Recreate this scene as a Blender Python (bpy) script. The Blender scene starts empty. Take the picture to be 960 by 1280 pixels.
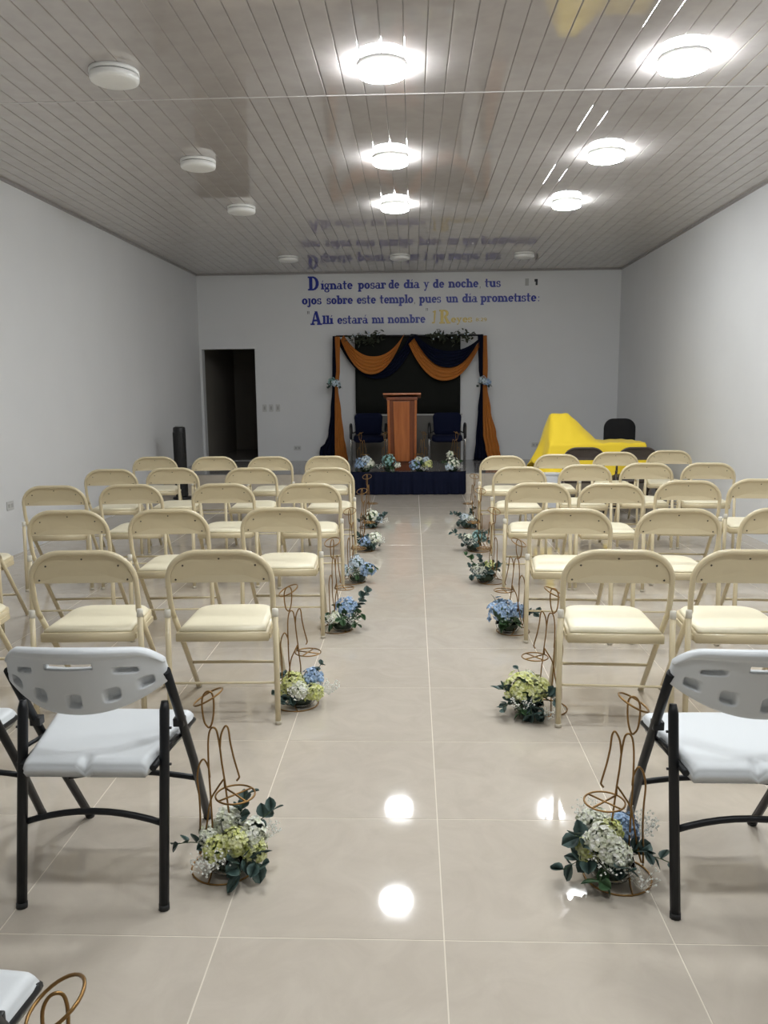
import bpy, bmesh, math, random
from mathutils import Vector, Matrix
random.seed(7)
PI = math.pi
C = bpy.context.scene.collection
SC = bpy.context.scene

# ------------------------------------------------------------------ camera
CAM_H = 1.435
rows = ((0.99933, 0.03536, -0.00948), (-0.00401, -0.15175, -0.98841), (-0.03639, 0.98779, -0.15150))
cd = bpy.data.cameras.new('camera'); cam = bpy.data.objects.new('camera', cd); C.objects.link(cam)
r_, d_, f_ = (Vector(v) for v in rows)
cam.matrix_world = Matrix(((r_.x, -d_.x, -f_.x, 0), (r_.y, -d_.y, -f_.y, 0), (r_.z, -d_.z, -f_.z, CAM_H), (0, 0, 0, 1)))
cd.sensor_fit = 'VERTICAL'; cd.sensor_height = 36.0; cd.lens = 995.6 / 1280 * 36.0
cd.clip_start = 0.02; cd.clip_end = 100
SC.camera = cam

# ------------------------------------------------------------------ world and exposure (closed room: the lamps do the work)
w = bpy.data.worlds.new('world'); SC.world = w; w.use_nodes = True
w.node_tree.nodes['Background'].inputs[0].default_value = (0.5, 0.55, 0.6, 1)
w.node_tree.nodes['Background'].inputs[1].default_value = 0.02
LAMP_STRENGTH = 104.0
SC.view_settings.view_transform = 'Standard'; SC.view_settings.look = 'None'
SC.view_settings.gamma = 1.0; SC.view_settings.use_curve_mapping = False
SC.view_settings.exposure = 0.06

# ------------------------------------------------------------------ materials
def mat(name, col, rough=0.5, metal=0.0, spec=0.5, coat=0.0, noise=None, bump=None, trans=0.0, ior=1.5, emis=None, sheen=0.0):
    m = bpy.data.materials.new(name); m.use_nodes = True
    nt = m.node_tree; b = nt.nodes['Principled BSDF']
    b.inputs['Base Color'].default_value = (*col, 1); b.inputs['Roughness'].default_value = rough
    b.inputs['Metallic'].default_value = metal; b.inputs['Specular IOR Level'].default_value = spec
    b.inputs['Coat Weight'].default_value = coat; b.inputs['Coat Roughness'].default_value = 0.05
    b.inputs['Transmission Weight'].default_value = trans; b.inputs['IOR'].default_value = ior
    b.inputs['Sheen Weight'].default_value = sheen
    if emis:
        b.inputs['Emission Color'].default_value = (*emis[0], 1); b.inputs['Emission Strength'].default_value = emis[1]
    if noise:   # (colour2, scale, detail, low, high)
        col2, sc, det, lo, hi = noise
        g = nt.nodes.new('ShaderNodeNewGeometry'); n = nt.nodes.new('ShaderNodeTexNoise')
        n.inputs['Scale'].default_value = sc; n.inputs['Detail'].default_value = det
        nt.links.new(g.outputs['Position'], n.inputs['Vector'])
        rp = nt.nodes.new('ShaderNodeValToRGB'); rp.color_ramp.elements[0].position = lo; rp.color_ramp.elements[1].position = hi
        rp.color_ramp.elements[0].color = (*col, 1); rp.color_ramp.elements[1].color = (*col2, 1)
        nt.links.new(n.outputs['Fac'], rp.inputs['Fac']); nt.links.new(rp.outputs['Color'], b.inputs['Base Color'])
    if bump:    # (scale, strength, distance)
        g = nt.nodes.new('ShaderNodeNewGeometry'); n = nt.nodes.new('ShaderNodeTexNoise')
        n.inputs['Scale'].default_value = bump[0]; n.inputs['Detail'].default_value = 4
        nt.links.new(g.outputs['Position'], n.inputs['Vector'])
        bp = nt.nodes.new('ShaderNodeBump'); bp.inputs['Strength'].default_value = bump[1]; bp.inputs['Distance'].default_value = bump[2]
        nt.links.new(n.outputs['Fac'], bp.inputs['Height']); nt.links.new(bp.outputs['Normal'], b.inputs['Normal'])
    return m

def tile_mat(name, c1, c2, rough):
    m = mat(name, c1, rough, spec=0.5)
    nt = m.node_tree; b = nt.nodes['Principled BSDF']
    g = nt.nodes.new('ShaderNodeNewGeometry'); oi = nt.nodes.new('ShaderNodeObjectInfo')
    mul = nt.nodes.new('ShaderNodeVectorMath'); mul.operation = 'SCALE'; mul.inputs[0].default_value = (7, 11, 3)
    nt.links.new(oi.outputs['Random'], mul.inputs['Scale'])
    add = nt.nodes.new('ShaderNodeVectorMath'); add.operation = 'ADD'
    nt.links.new(g.outputs['Position'], add.inputs[0]); nt.links.new(mul.outputs[0], add.inputs[1])
    n = nt.nodes.new('ShaderNodeTexNoise'); n.inputs['Scale'].default_value = 5; n.inputs['Detail'].default_value = 8
    n.inputs['Roughness'].default_value = 0.6; n.inputs['Distortion'].default_value = 1.6
    nt.links.new(add.outputs[0], n.inputs['Vector'])
    rp = nt.nodes.new('ShaderNodeValToRGB'); rp.color_ramp.elements[0].position = 0.36; rp.color_ramp.elements[1].position = 0.66
    rp.color_ramp.elements[0].color = (*c2, 1); rp.color_ramp.elements[1].color = (*c1, 1)
    nt.links.new(n.outputs['Fac'], rp.inputs['Fac']); nt.links.new(rp.outputs['Color'], b.inputs['Base Color'])
    return m

def wood_mat(name, c1, c2, rough=0.3):
    m = mat(name, c1, rough)
    nt = m.node_tree; b = nt.nodes['Principled BSDF']
    tc = nt.nodes.new('ShaderNodeTexCoord'); mp = nt.nodes.new('ShaderNodeMapping'); mp.inputs['Scale'].default_value = (22, 22, 1.4)
    n = nt.nodes.new('ShaderNodeTexNoise'); n.inputs['Scale'].default_value = 1.0; n.inputs['Detail'].default_value = 6; n.inputs['Distortion'].default_value = 0.8
    nt.links.new(tc.outputs['Object'], mp.inputs['Vector']); nt.links.new(mp.outputs['Vector'], n.inputs['Vector'])
    rp = nt.nodes.new('ShaderNodeValToRGB'); rp.color_ramp.elements[0].position = 0.35; rp.color_ramp.elements[1].position = 0.68
    rp.color_ramp.elements[0].color = (*c2, 1); rp.color_ramp.elements[1].color = (*c1, 1)
    nt.links.new(n.outputs['Fac'], rp.inputs['Fac']); nt.links.new(rp.outputs['Color'], b.inputs['Base Color'])
    return m

M = {
 'tile': tile_mat('porcelain tile', (0.568, 0.510, 0.432), (0.518, 0.462, 0.388), 0.045),
 'grout': mat('grout', (0.72, 0.66, 0.56), 0.8),
 'stage_tile': tile_mat('stage tile', (0.30, 0.29, 0.28), (0.26, 0.25, 0.24), 0.12),
 'wall': mat('white wall paint', (0.73, 0.735, 0.74), 0.75, noise=((0.70, 0.705, 0.71), 1.3, 3, 0.3, 0.7), bump=(35, 0.12, 0.004)),
 'passage': mat('passage shade tone', (0.26, 0.235, 0.20), 0.8),  # gloom of the unlit passage is put into this dark wall colour
 'pvc': mat('ceiling pvc', (0.53, 0.495, 0.475), 0.006, ior=1.95, noise=((0.49, 0.455, 0.435), 9, 2, 0.35, 0.65)),
 'pvc_trim': mat('ceiling trim pvc', (0.62, 0.60, 0.59), 0.25),
 'trim_dark': mat('cornice', (0.34, 0.32, 0.315), 0.4),
 'lamp_on': mat('lit diffuser', (0.9, 0.9, 0.9), 0.4, emis=((0.935, 0.975, 1.0), LAMP_STRENGTH)),
 'lamp_off': mat('unlit diffuser', (0.86, 0.86, 0.84), 0.35),
 'lamp_rim': mat('lamp rim', (0.80, 0.80, 0.78), 0.35),
 'cream': mat('cream enamel', (0.665, 0.57, 0.375), 0.32, coat=0.2),
 'pad': mat('cream vinyl', (0.86, 0.79, 0.59), 0.42, bump=(240, 0.05, 0.001)),
 'cap': mat('joint cap', (0.78, 0.75, 0.66), 0.35),
 'rivet': mat('rivet', (0.05, 0.04, 0.03), 0.5),
 'foot': mat('cream rubber', (0.55, 0.50, 0.40), 0.6),
 'white_pl': mat('white plastic', (0.66, 0.685, 0.70), 0.42, bump=(300, 0.08, 0.001)),
 'black_tube': mat('black powder coat', (0.006, 0.007, 0.009), 0.42, spec=0.35),
 'rubber': mat('black rubber', (0.02, 0.02, 0.02), 0.7),
 'gold': mat('brass wire', (0.27, 0.155, 0.055), 0.36, metal=0.85),
 'blue_let': mat('blue letter', (0.001, 0.014, 0.27), 0.4),
 'gold_let': mat('gold letter', (0.40, 0.29, 0.055), 0.35, metal=0.2),
 'dark_mark': mat('dark mark', (0.03, 0.03, 0.04), 0.6),
 'pale_mark': mat('pale mark', (0.42, 0.42, 0.42), 0.6),
 'navy': mat('navy cloth', (0.0022, 0.0045, 0.019), 0.85, spec=0.2, bump=(60, 0.2, 0.003)),
 'orange': mat('amber cloth', (0.44, 0.15, 0.020), 0.65),
 'black_cloth': mat('black cloth', (0.010, 0.011, 0.009), 0.85, spec=0.2),
 'parapet': mat('grey render', (0.115, 0.108, 0.095), 0.6),
 'ledge': mat('grey ledge', (0.42, 0.41, 0.39), 0.4),
 'navy_up': mat('navy upholstery', (0.0025, 0.005, 0.024), 0.85, spec=0.2),
 'chrome': mat('chrome', (0.62, 0.62, 0.62), 0.2, metal=1.0),
 'black_pl': mat('black plastic', (0.012, 0.012, 0.013), 0.45),
 'wood': wood_mat('lectern wood', (0.40, 0.125, 0.030), (0.29, 0.080, 0.018)),
 'wood_dark': wood_mat('dark lectern wood', (0.20, 0.052, 0.014), (0.13, 0.032, 0.009)),
 'yellow': mat('yellow cloth', (0.86, 0.62, 0.025), 0.75, sheen=0.15),
 'brown': mat('brown enamel', (0.055, 0.042, 0.036), 0.5),
 'black_fab': mat('black fabric', (0.006, 0.006, 0.007), 0.9),
 'white_box': mat('white box plastic', (0.72, 0.74, 0.78), 0.4),
 'plate': mat('switch plate', (0.56, 0.56, 0.55), 0.4),
 'plate_dark': mat('switch rocker', (0.38, 0.38, 0.37), 0.4),
 'glass': mat('clear glass', (0.95, 0.97, 0.97), 0.02, trans=1.0, ior=1.25),
 'foam': mat('wet floral foam', (0.025, 0.045, 0.025), 0.9),
 'stem': mat('green stem', (0.05, 0.09, 0.03), 0.6),
 'euca': mat('eucalyptus leaf', (0.038, 0.075, 0.066), 0.5, noise=((0.10, 0.16, 0.145), 28, 2, 0.35, 0.7)),
 'leafy': mat('green leaf', (0.035, 0.085, 0.035), 0.45, noise=((0.07, 0.15, 0.055), 28, 2, 0.35, 0.7)),
 'olive': mat('olive leaf', (0.022, 0.030, 0.012), 0.6, noise=((0.05, 0.06, 0.03), 20, 2, 0.35, 0.7)),
 'breath': mat('baby breath', (0.82, 0.82, 0.76), 0.7),
 'h_white': mat('white hydrangea', (0.70, 0.73, 0.55), 0.7, noise=((0.86, 0.86, 0.80), 60, 2, 0.4, 0.65)),
 'h_green': mat('lime hydrangea', (0.55, 0.58, 0.17), 0.7, noise=((0.78, 0.79, 0.48), 60, 2, 0.4, 0.65)),
 'h_blue': mat('blue hydrangea', (0.24, 0.37, 0.58), 0.7, noise=((0.48, 0.61, 0.78), 60, 2, 0.4, 0.65)),
 'h_pale': mat('pale blue hydrangea', (0.50, 0.62, 0.72), 0.7, noise=((0.76, 0.82, 0.86), 60, 2, 0.4, 0.65)),
 'h_teal': mat('teal hydrangea', (0.15, 0.33, 0.33), 0.7, noise=((0.40, 0.58, 0.55), 60, 2, 0.4, 0.65)),
}

# ------------------------------------------------------------------ mesh helpers
class MB:
    def __init__(s): s.v = []; s.f = []; s.smooth = set()
    def add(s, vs, fs, smooth=False):
        o = len(s.v); s.v += [tuple(v) for v in vs]
        for f in fs:
            if smooth: s.smooth.add(len(s.f))
            s.f.append(tuple(i + o for i in f))
        return s
    def box(s, x0, y0, z0, x1, y1, z1):
        vs = [(x, y, z) for z in (z0, z1) for x, y in ((x0, y0), (x1, y0), (x1, y1), (x0, y1))]
        return s.add(vs, [(3, 2, 1, 0), (4, 5, 6, 7), (0, 1, 5, 4), (1, 2, 6, 5), (2, 3, 7, 6), (3, 0, 4, 7)])
    def tube(s, pts, r, seg=8, closed=False, cap=True):
        P = [Vector(p) for p in pts]; n = len(P)
        rr = r if isinstance(r, (list, tuple)) else [r] * n
        T = []
        for i in range(n):
            a = P[i - 1] if (i > 0 or closed) else P[i]; b = P[(i + 1) % n] if (i < n - 1 or closed) else P[i]
            t = (b - a); T.append(t.normalized() if t.length > 1e-9 else Vector((0, 0, 1)))
        up = Vector((0, 0, 1)) if abs(T[0].z) < 0.9 else Vector((1, 0, 0))
        N = (up - T[0] * up.dot(T[0])).normalized(); vs = []
        for i in range(n):
            if i: 
                N = N - T[i] * N.dot(T[i])
                N = N.normalized() if N.length > 1e-6 else T[i].orthogonal().normalized()
            B = T[i].cross(N)
            for k in range(seg):
                a = 2 * PI * k / seg; vs.append(P[i] + (N * math.cos(a) + B * math.sin(a)) * rr[i])
        fs = []
        for i in range(n if closed else n - 1):
            j = (i + 1) % n
            for k in range(seg):
                l = (k + 1) % seg; fs.append((i * seg + k, i * seg + l, j * seg + l, j * seg + k))
        s.add(vs, fs, True)
        if cap and not closed:
            o = len(s.v) - n * seg
            s.f.append(tuple(o + k for k in reversed(range(seg)))); s.f.append(tuple(o + (n - 1) * seg + k for k in range(seg)))
        return s
    def lathe(s, prof, seg=24, c=(0, 0, 0), smooth=True):
        vs = []; n = len(prof)
        for r, z in prof:
            for k in range(seg):
                a = 2 * PI * k / seg; vs.append((c[0] + r * math.cos(a), c[1] + r * math.sin(a), c[2] + z))
        fs = [(i * seg + k, i * seg + (k + 1) % seg, (i + 1) * seg + (k + 1) % seg, (i + 1) * seg + k) for i in range(n - 1) for k in range(seg)]
        return s.add(vs, fs, smooth)
    def prism(s, poly, z0, z1, ch=0.0, ax='z'):
        # polygon (x, y) extruded z0..z1, chamfer on the z1 side towards the polygon's centre
        n = len(poly); cx = sum(p[0] for p in poly) / n; cy = sum(p[1] for p in poly) / n
        def ins(p):
            dx, dy = cx - p[0], cy - p[1]
            return (p[0] + math.copysign(ch, dx), p[1] + math.copysign(ch, dy))
        rings = [[(p[0], p[1], z0) for p in poly]]
        if ch:
            sg = 1 if z1 > z0 else -1
            rings.append([(p[0], p[1], z1 - sg * ch) for p in poly]); rings.append([(*ins(p), z1) for p in poly])
        else: rings.append([(p[0], p[1], z1) for p in poly])
        vs = [v for r in rings for v in r]
        fs = [tuple(reversed(range(n))), tuple((len(rings) - 1) * n + k for k in range(n))]
        for i in range(len(rings) - 1):
            for k in range(n): fs.append((i * n + k, i * n + (k + 1) % n, (i + 1) * n + (k + 1) % n, (i + 1) * n + k))
        return s.add(vs, fs)
    def grid(s, fn, nu, nv, closed_u=False):
        vs = [fn(i / nu, j / nv) for j in range(nv + 1) for i in range(nu + (0 if closed_u else 1))]
        wd = nu if closed_u else nu + 1
        fs = [(j * wd + i, j * wd + (i + 1) % wd, (j + 1) * wd + (i + 1) % wd, (j + 1) * wd + i) for j in range(nv) for i in range(nu)]
        return s.add(vs, fs, True)
    def ball(s, c, r, seg=8, rings=5, sz=1.0):
        prof = [(max(1e-4, r * math.sin(PI * i / rings)), -r * sz * math.cos(PI * i / rings)) for i in range(rings + 1)]
        return s.lathe(prof, seg, c)
    def octa(s, c, r):
        x, y, z = c
        return s.add([(x + r, y, z), (x - r, y, z), (x, y + r, z), (x, y - r, z), (x, y, z + r), (x, y, z - r)],
                     [(0, 2, 4), (2, 1, 4), (1, 3, 4), (3, 0, 4), (2, 0, 5), (1, 2, 5), (3, 1, 5), (0, 3, 5)])
    def mesh(s, name, m, bevel=0, bseg=2, normals=True):
        me = bpy.data.meshes.new(name); me.from_pydata(s.v, [], s.f)
        sm = [i in s.smooth for i in range(len(s.f))]
        me.polygons.foreach_set('use_smooth', sm)
        if bevel or normals:
            bm = bmesh.new(); bm.from_mesh(me)
            if normals: bmesh.ops.recalc_face_normals(bm, faces=bm.faces)
            if bevel: 
                es = [e for e in bm.edges if len(e.link_faces) == 2 and e.calc_face_angle(0) > 0.6]
                bmesh.ops.bevel(bm, geom=es, offset=bevel, segments=bseg, affect='EDGES', profile=0.5)
            bm.to_mesh(me); bm.free()
        me.materials.append(M[m]); return me
    def build(s, name, m, parent=None, **k): return put(name, s.mesh(name, m, **k), parent)

def put(name, me, parent=None, loc=(0, 0, 0), rot=(0, 0, 0)):
    o = bpy.data.objects.new(name, me); C.objects.link(o); o.parent = parent; o.location = loc; o.rotation_euler = rot
    return o
def tag(o, label=None, cat=None, group=None, kind=None):
    if label: o['label'] = label
    if cat: o['category'] = cat
    if group: o['group'] = group
    if kind: o['kind'] = kind
    return o
def thing(name, label, cat, loc=(0, 0, 0), rz=0, group=None):
    o = bpy.data.objects.new(name, None); C.objects.link(o); o.location = loc; o.rotation_euler = (0, 0, rz); o.empty_display_size = 0.1
    return tag(o, label, cat, group)
def struct(o): o['kind'] = 'structure'; return o
def copy_tree(o, parent=None):
    c = o.copy(); C.objects.link(c); c.parent = parent
    for ch in KIDS(o): copy_tree(ch, c)
    return c
def KIDS(o): return [x for x in bpy.data.objects if x.parent == o]
def solid(o, t):
    md = o.modifiers.new('thickness', 'SOLIDIFY'); md.thickness = t; md.offset = 0; return o
def arc(cx, cy, r, a0, a1, n):
    return [(cx + r * math.cos(math.radians(a0 + (a1 - a0) * i / n)), cy + r * math.sin(math.radians(a0 + (a1 - a0) * i / n))) for i in range(n + 1)]

# ------------------------------------------------------------------ the room
ZC = 3.29; YB = 13.08; YF = -3.0; ZP = 0.29; YP = 11.0
def wl(y): return -3.46 - (YB - y) * 0.01926
def wr(y): return 3.296 - (YB - y) * 0.0081
def clip(poly, a, b, c):      # keep a*x + b*y <= c
    out = []
    for i in range(len(poly)):
        p, q = poly[i], poly[(i + 1) % len(poly)]
        dp = a * p[0] + b * p[1] - c; dq = a * q[0] + b * q[1] - c
        if dp <= 0: out.append(p)
        if dp * dq < 0:
            t = dp / (dp - dq); out.append((p[0] + (q[0] - p[0]) * t, p[1] + (q[1] - p[1]) * t))
    return out
def clip_room(poly, y0, y1):
    k = 0.01926; c0 = -3.46 - YB * k      # left wall: x >= c0 + k y
    poly = clip(poly, -1, k, -c0)
    k2 = 0.0081; c2 = 3.296 - YB * k2
    if poly: poly = clip(poly, 1, -k2, c2)
    if poly: poly = clip(poly, 0, -1, -y0)
    if poly: poly = clip(poly, 0, 1, y1)
    return poly
def area(poly): return abs(sum(poly[i][0] * poly[(i + 1) % len(poly)][1] - poly[(i + 1) % len(poly)][0] * poly[i][1] for i in range(len(poly)))) / 2
def footprint(y0, y1): return [(wl(y0), y0), (wr(y0), y0), (wr(y1), y1), (wl(y1), y1)]

floor = struct(MB().prism(footprint(YF, YP), -0.12, -0.0008).build('floor', 'grout'))
T = 0.6; U0 = 0.0779; V0 = 1.9073; G = 0.002
full = MB().prism([(-T/2 + G, -T/2 + G), (T/2 - G, -T/2 + G), (T/2 - G, T/2 - G), (-T/2 + G, T/2 - G)], -0.0008, 0, ch=0.0004).mesh('tile', 'tile')
for j in range(-9, 17):
    for i in range(-7, 7):
        x0, y0 = U0 + i * T, V0 + j * T
        sq = [(x0 + G, y0 + G), (x0 + T - G, y0 + G), (x0 + T - G, y0 + T - G), (x0 + G, y0 + T - G)]
        pc = clip_room(sq, YF, YP)
        if not pc or area(pc) < 0.004: continue
        if area(pc) > 0.3545: put('tile', full, floor, (x0 + T/2, y0 + T/2, 0))
        else: MB().prism(pc, -0.0008, 0).build('tile', 'tile', floor)

platform = struct(MB().prism(footprint(YP + 0.012, YB), -0.12, ZP - 0.012).build('floor_platform', 'grout'))
for i in range(-7, 7):
    x0 = U0 + 0.3 + i * T
    for j in range(4):
        y0 = YP + j * T
        pc = clip_room([(x0 + G, y0 + G), (x0 + T - G, y0 + G), (x0 + T - G, y0 + T - G), (x0 + G, y0 + T - G)], YP, YB)
        if pc and area(pc) > 0.004: MB().prism(pc, ZP - 0.012, ZP).build('tile', 'stage_tile', platform)
    a, b = max(x0 + G, wl(YP)), min(x0 + T - G, wr(YP))
    if b - a > 0.02: MB().box(a, YP, 0.0, b, YP + 0.012, ZP - 0.0125).build('riser_tile', 'tile', platform)

struct(MB().prism([(wl(YF) - 0.2, YF), (wl(YF), YF), (wl(YB), YB), (wl(YB) - 0.2, YB)], -0.12, ZC + 0.12).build('wall_left', 'wall'))
struct(MB().prism([(wr(YF), YF), (wr(YF) + 0.2, YF), (wr(YB) + 0.2, YB), (wr(YB), YB)], -0.12, ZC + 0.12).build('wall_right', 'wall'))
struct(MB().box(wl(YF) - 0.2, YF - 0.2, -0.12, wr(YF) + 0.2, YF, ZC + 0.12).build('wall_front', 'wall'))
DX0, DX1, DZ = -3.42, -2.555, 2.115
bw = MB(); y1 = YB + 0.16
bw.box(-3.66, YB, -0.12, DX0, y1, ZC + 0.12).box(DX0, YB, DZ, DX1, y1, ZC + 0.12).box(DX1, YB, -0.12, 3.5, y1, ZC + 0.12).box(DX0, YB, -0.12, DX1, y1, ZP - 0.005)
struct(bw.build('wall_back', 'wall'))
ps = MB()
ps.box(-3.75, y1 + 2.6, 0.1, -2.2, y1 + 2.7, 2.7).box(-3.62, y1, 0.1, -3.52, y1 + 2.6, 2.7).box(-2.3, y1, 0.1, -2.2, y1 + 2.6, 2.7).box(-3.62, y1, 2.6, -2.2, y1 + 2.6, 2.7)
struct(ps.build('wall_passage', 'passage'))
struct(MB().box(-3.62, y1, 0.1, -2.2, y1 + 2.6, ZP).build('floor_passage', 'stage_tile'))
# parapet of grey render below the black cloth
par = struct(MB().box(-0.93, YB - 0.10, ZP, 0.78, YB - 0.001, 1.02).build('wall_parapet', 'parapet'))
MB().box(-0.95, YB - 0.115, 1.02, 0.80, YB - 0.001, 1.045).build('ledge', 'ledge', par, bevel=0.004)

ceiling = struct(MB().prism(footprint(YF, YB), ZC + 0.010, ZC + 0.12).build('ceiling', 'pvc_trim'))
PW = 0.125
def plank_poly(x0, y0, y1): return [(x0 + 0.0006, y0), (x0 + PW - 0.0006, y0), (x0 + PW - 0.0006, y1), (x0 + 0.0006, y1)]
def plank_mesh(poly):
    mb = MB(); n = len(poly); xs = [p[0] for p in poly]; lo, hi = min(xs), max(xs)
    def ins(p, d): return (min(max(p[0], lo + d), hi - d), p[1])
    rings = [[(*p, ZC + 0.010) for p in poly], [(*p, ZC + 0.006) for p in poly], [(*ins(p, 0.0022), ZC + 0.0012) for p in poly], [(*ins(p, 0.0050), ZC) for p in poly]]
    vs = [v for r in rings for v in r]; fs = [tuple(range(n)), tuple(3 * n + k for k in reversed(range(n)))]
    for i in range(3):
        for k in range(n): fs.append((i * n + k, i * n + (k + 1) % n, (i + 1) * n + (k + 1) % n, (i + 1) * n + k))
    return mb.add(vs, fs).mesh('plank', 'pvc')
SEAMS = [YF, -0.55, 5.40, YB]
shared = {}
for a, b in zip(SEAMS[:-1], SEAMS[1:]):
    for i in range(-32, 30):
        x0 = 0.085 + i * PW
        pl = plank_poly(x0, a + 0.001, b - 0.001); pc = clip_room(pl, YF, YB)
        if not pc or area(pc) < 0.01: continue
        if abs(area(pc) - area(pl)) < 1e-6:
            if a not in shared: shared[a] = (x0, plank_mesh(pl))
            put('plank', shared[a][1], ceiling, (x0 - shared[a][0], 0, 0))
        else: put('plank', plank_mesh(pc), ceiling)
for n, y in enumerate(SEAMS[1:-1]):
    struct(MB().prism([(wl(y), y - 0.006), (wr(y), y - 0.006), (wr(y), y + 0.006), (wl(y), y + 0.006)], ZC - 0.003, ZC - 0.0002).build('trim_%d' % (n + 1), 'pvc_trim'))
struct(MB().prism([(wl(YF), YF), (wl(YF) + 0.022, YF), (wl(YB) + 0.022, YB), (wl(YB), YB)], ZC - 0.022, ZC - 0.0005).build('trim_3', 'trim_dark'))
struct(MB().prism([(wr(YF) - 0.022, YF), (wr(YF), YF), (wr(YB), YB), (wr(YB) - 0.022, YB)], ZC - 0.022, ZC - 0.0005).build('trim_4', 'trim_dark'))
struct(MB().box(wl(YB) + 0.022, YB - 0.022, ZC - 0.022, wr(YB) - 0.022, YB, ZC - 0.0005).build('trim_5', 'trim_dark'))

# ------------------------------------------------------------------ ceiling lamps
rim_me = MB().lathe([(0.001, 0), (0.140, 0), (0.142, -0.004), (0.142, -0.020), (0.138, -0.022), (0.001, -0.022)], 40).mesh('rim', 'lamp_rim')
gap_me = MB().lathe([(0.001, -0.022), (0.132, -0.022), (0.132, -0.027), (0.001, -0.027)], 40).mesh('gasket', 'rivet')
def dome(m):
    pr = [(0.001, -0.027), (0.138, -0.027), (0.1405, -0.030), (0.1405, -0.050), (0.136, -0.060), (0.120, -0.066), (0.08, -0.070), (0.001, -0.072)]
    return MB().lathe(pr, 40).mesh('diffuser', m)
dome_on, dome_off = dome('lamp_on'), dome('lamp_off')
LX = (-1.7315, -0.1686, 1.5502)
LY = (4.92, 6.76, 8.42, 11.50)
ordw = ['nearest the camera', 'second from the camera', 'third from the camera', 'nearest the stage wall']
coln = ['left column', 'middle column', 'right column']
def lamp(x, y, on, label):
    t = thing('ceiling_light', label, 'ceiling light', (x, y, ZC - 0.0005), 0, 'round ceiling lights')
    put('rim', rim_me, t); put('gasket', gap_me, t); put('diffuser', dome_on if on else dome_off, t)
for i in range(3):
    for k in range(4):
        on = i > 0 and k < 3
        lamp(LX[i], LY[k], on, '%s round ceiling light in the %s, %s' % ('lit' if on else 'unlit', coln[i], ordw[k]))
for k, y in enumerate((3.08, 1.2, -0.7)):   # the grid of lamps goes on over and behind the camera
    for i in (1, 2):
        lamp(LX[i], y, k < 2, 'round ceiling light in the %s, %s behind the front lamps' % (coln[i], ('first', 'second', 'third')[k]))
    lamp(LX[0], y, False, 'unlit round ceiling light in the left column, %s behind the front lamps' % ('first', 'second', 'third')[k])

# ------------------------------------------------------------------ wall fittings
def plate(name, label, cat, loc, rz, wid, hgt, kind, group):
    t = thing(name, label, cat, loc, rz, group)
    MB().box(-wid/2, -0.008, -hgt/2, wid/2, -0.0005, hgt/2).build('plate', 'plate', t, bevel=0.002)
    if kind == 'switch': MB().box(-0.013, -0.013, -0.028, 0.013, -0.008, 0.028).build('rocker', 'plate_dark', t, bevel=0.002)
    else:
        for s in (-1, 1): MB().box(s*0.026 - 0.015, -0.010, -0.016, s*0.026 + 0.015, -0.008, 0.016).build('socket', 'plate_dark', t, bevel=0.002)
for x, wd in ((-2.42, 'nearest the dark doorway'), (-2.314, 'in the middle of the three'), (-2.202, 'farthest from the dark doorway')):
    plate('light_switch', 'grey wall switch plate right of the doorway, ' + wd, 'switch', (x, YB, 1.16), 0, 0.072, 0.118, 'switch', 'switches by the doorway')
plate('wall_outlet', 'low grey outlet on the stage wall between doorway and left drape', 'outlet', (-1.897, YB, 0.502), 0, 0.118, 0.075, 'outlet', 'wall outlets')
plate('wall_outlet', 'low grey outlet on the stage wall beside the yellow cloth', 'outlet', (1.995, YB, 0.527), 0, 0.118, 0.075, 'outlet', 'wall outlets')
plate('wall_outlet', 'low outlet on the left wall behind the fourth row of chairs', 'outlet', (wl(8.03), 8.03, 0.45), PI/2, 0.118, 0.08, 'outlet', 'wall outlets')
plate('wall_outlet', 'low outlet on the left wall nearest the camera', 'outlet', (wl(6.88), 6.88, 0.45), PI/2, 0.118, 0.08, 'outlet', 'wall outlets')

# ------------------------------------------------------------------ wall lettering: slab-serif cut-out letters
def Rr(x0, y0, x1, y1): return [(x0, y0), (x1, y0), (x1, y1), (x0, y1)]
def band(cx, cy, rx, ry, a0, a1, tx=0.36, ty=0.22, n=None):
    n = n or max(3, int(abs(a1 - a0) / 24)); out = []
    for i in range(n):
        q = [math.radians(a0 + (a1 - a0) * k / n) for k in (i, i + 1)]
        o = [(cx + rx * math.cos(a), cy + ry * math.sin(a)) for a in q]; ii = [(cx + (rx - tx) * math.cos(a), cy + (ry - ty) * math.sin(a)) for a in q]
        out.append([o[0], o[1], ii[1], ii[0]])
    return out
S = 0.20
def stem(x, y0, y1, foot=True, head='l', wd=0.37):
    x -= 0.03
    o = [Rr(x, y0, x + wd, y1)]
    if foot: o.append(Rr(x - 0.11, y0, x + wd + 0.11, y0 + S))
    if head == 'l': o.append(Rr(x - 0.13, y1 - S, x, y1))
    if head == 'b': o.append(Rr(x - 0.11, y1 - S, x + wd + 0.11, y1))
    return o
ACC = [[(0.16, 1.18), (0.26, 1.18), (0.42, 1.48), (0.30, 1.48)]]
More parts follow.
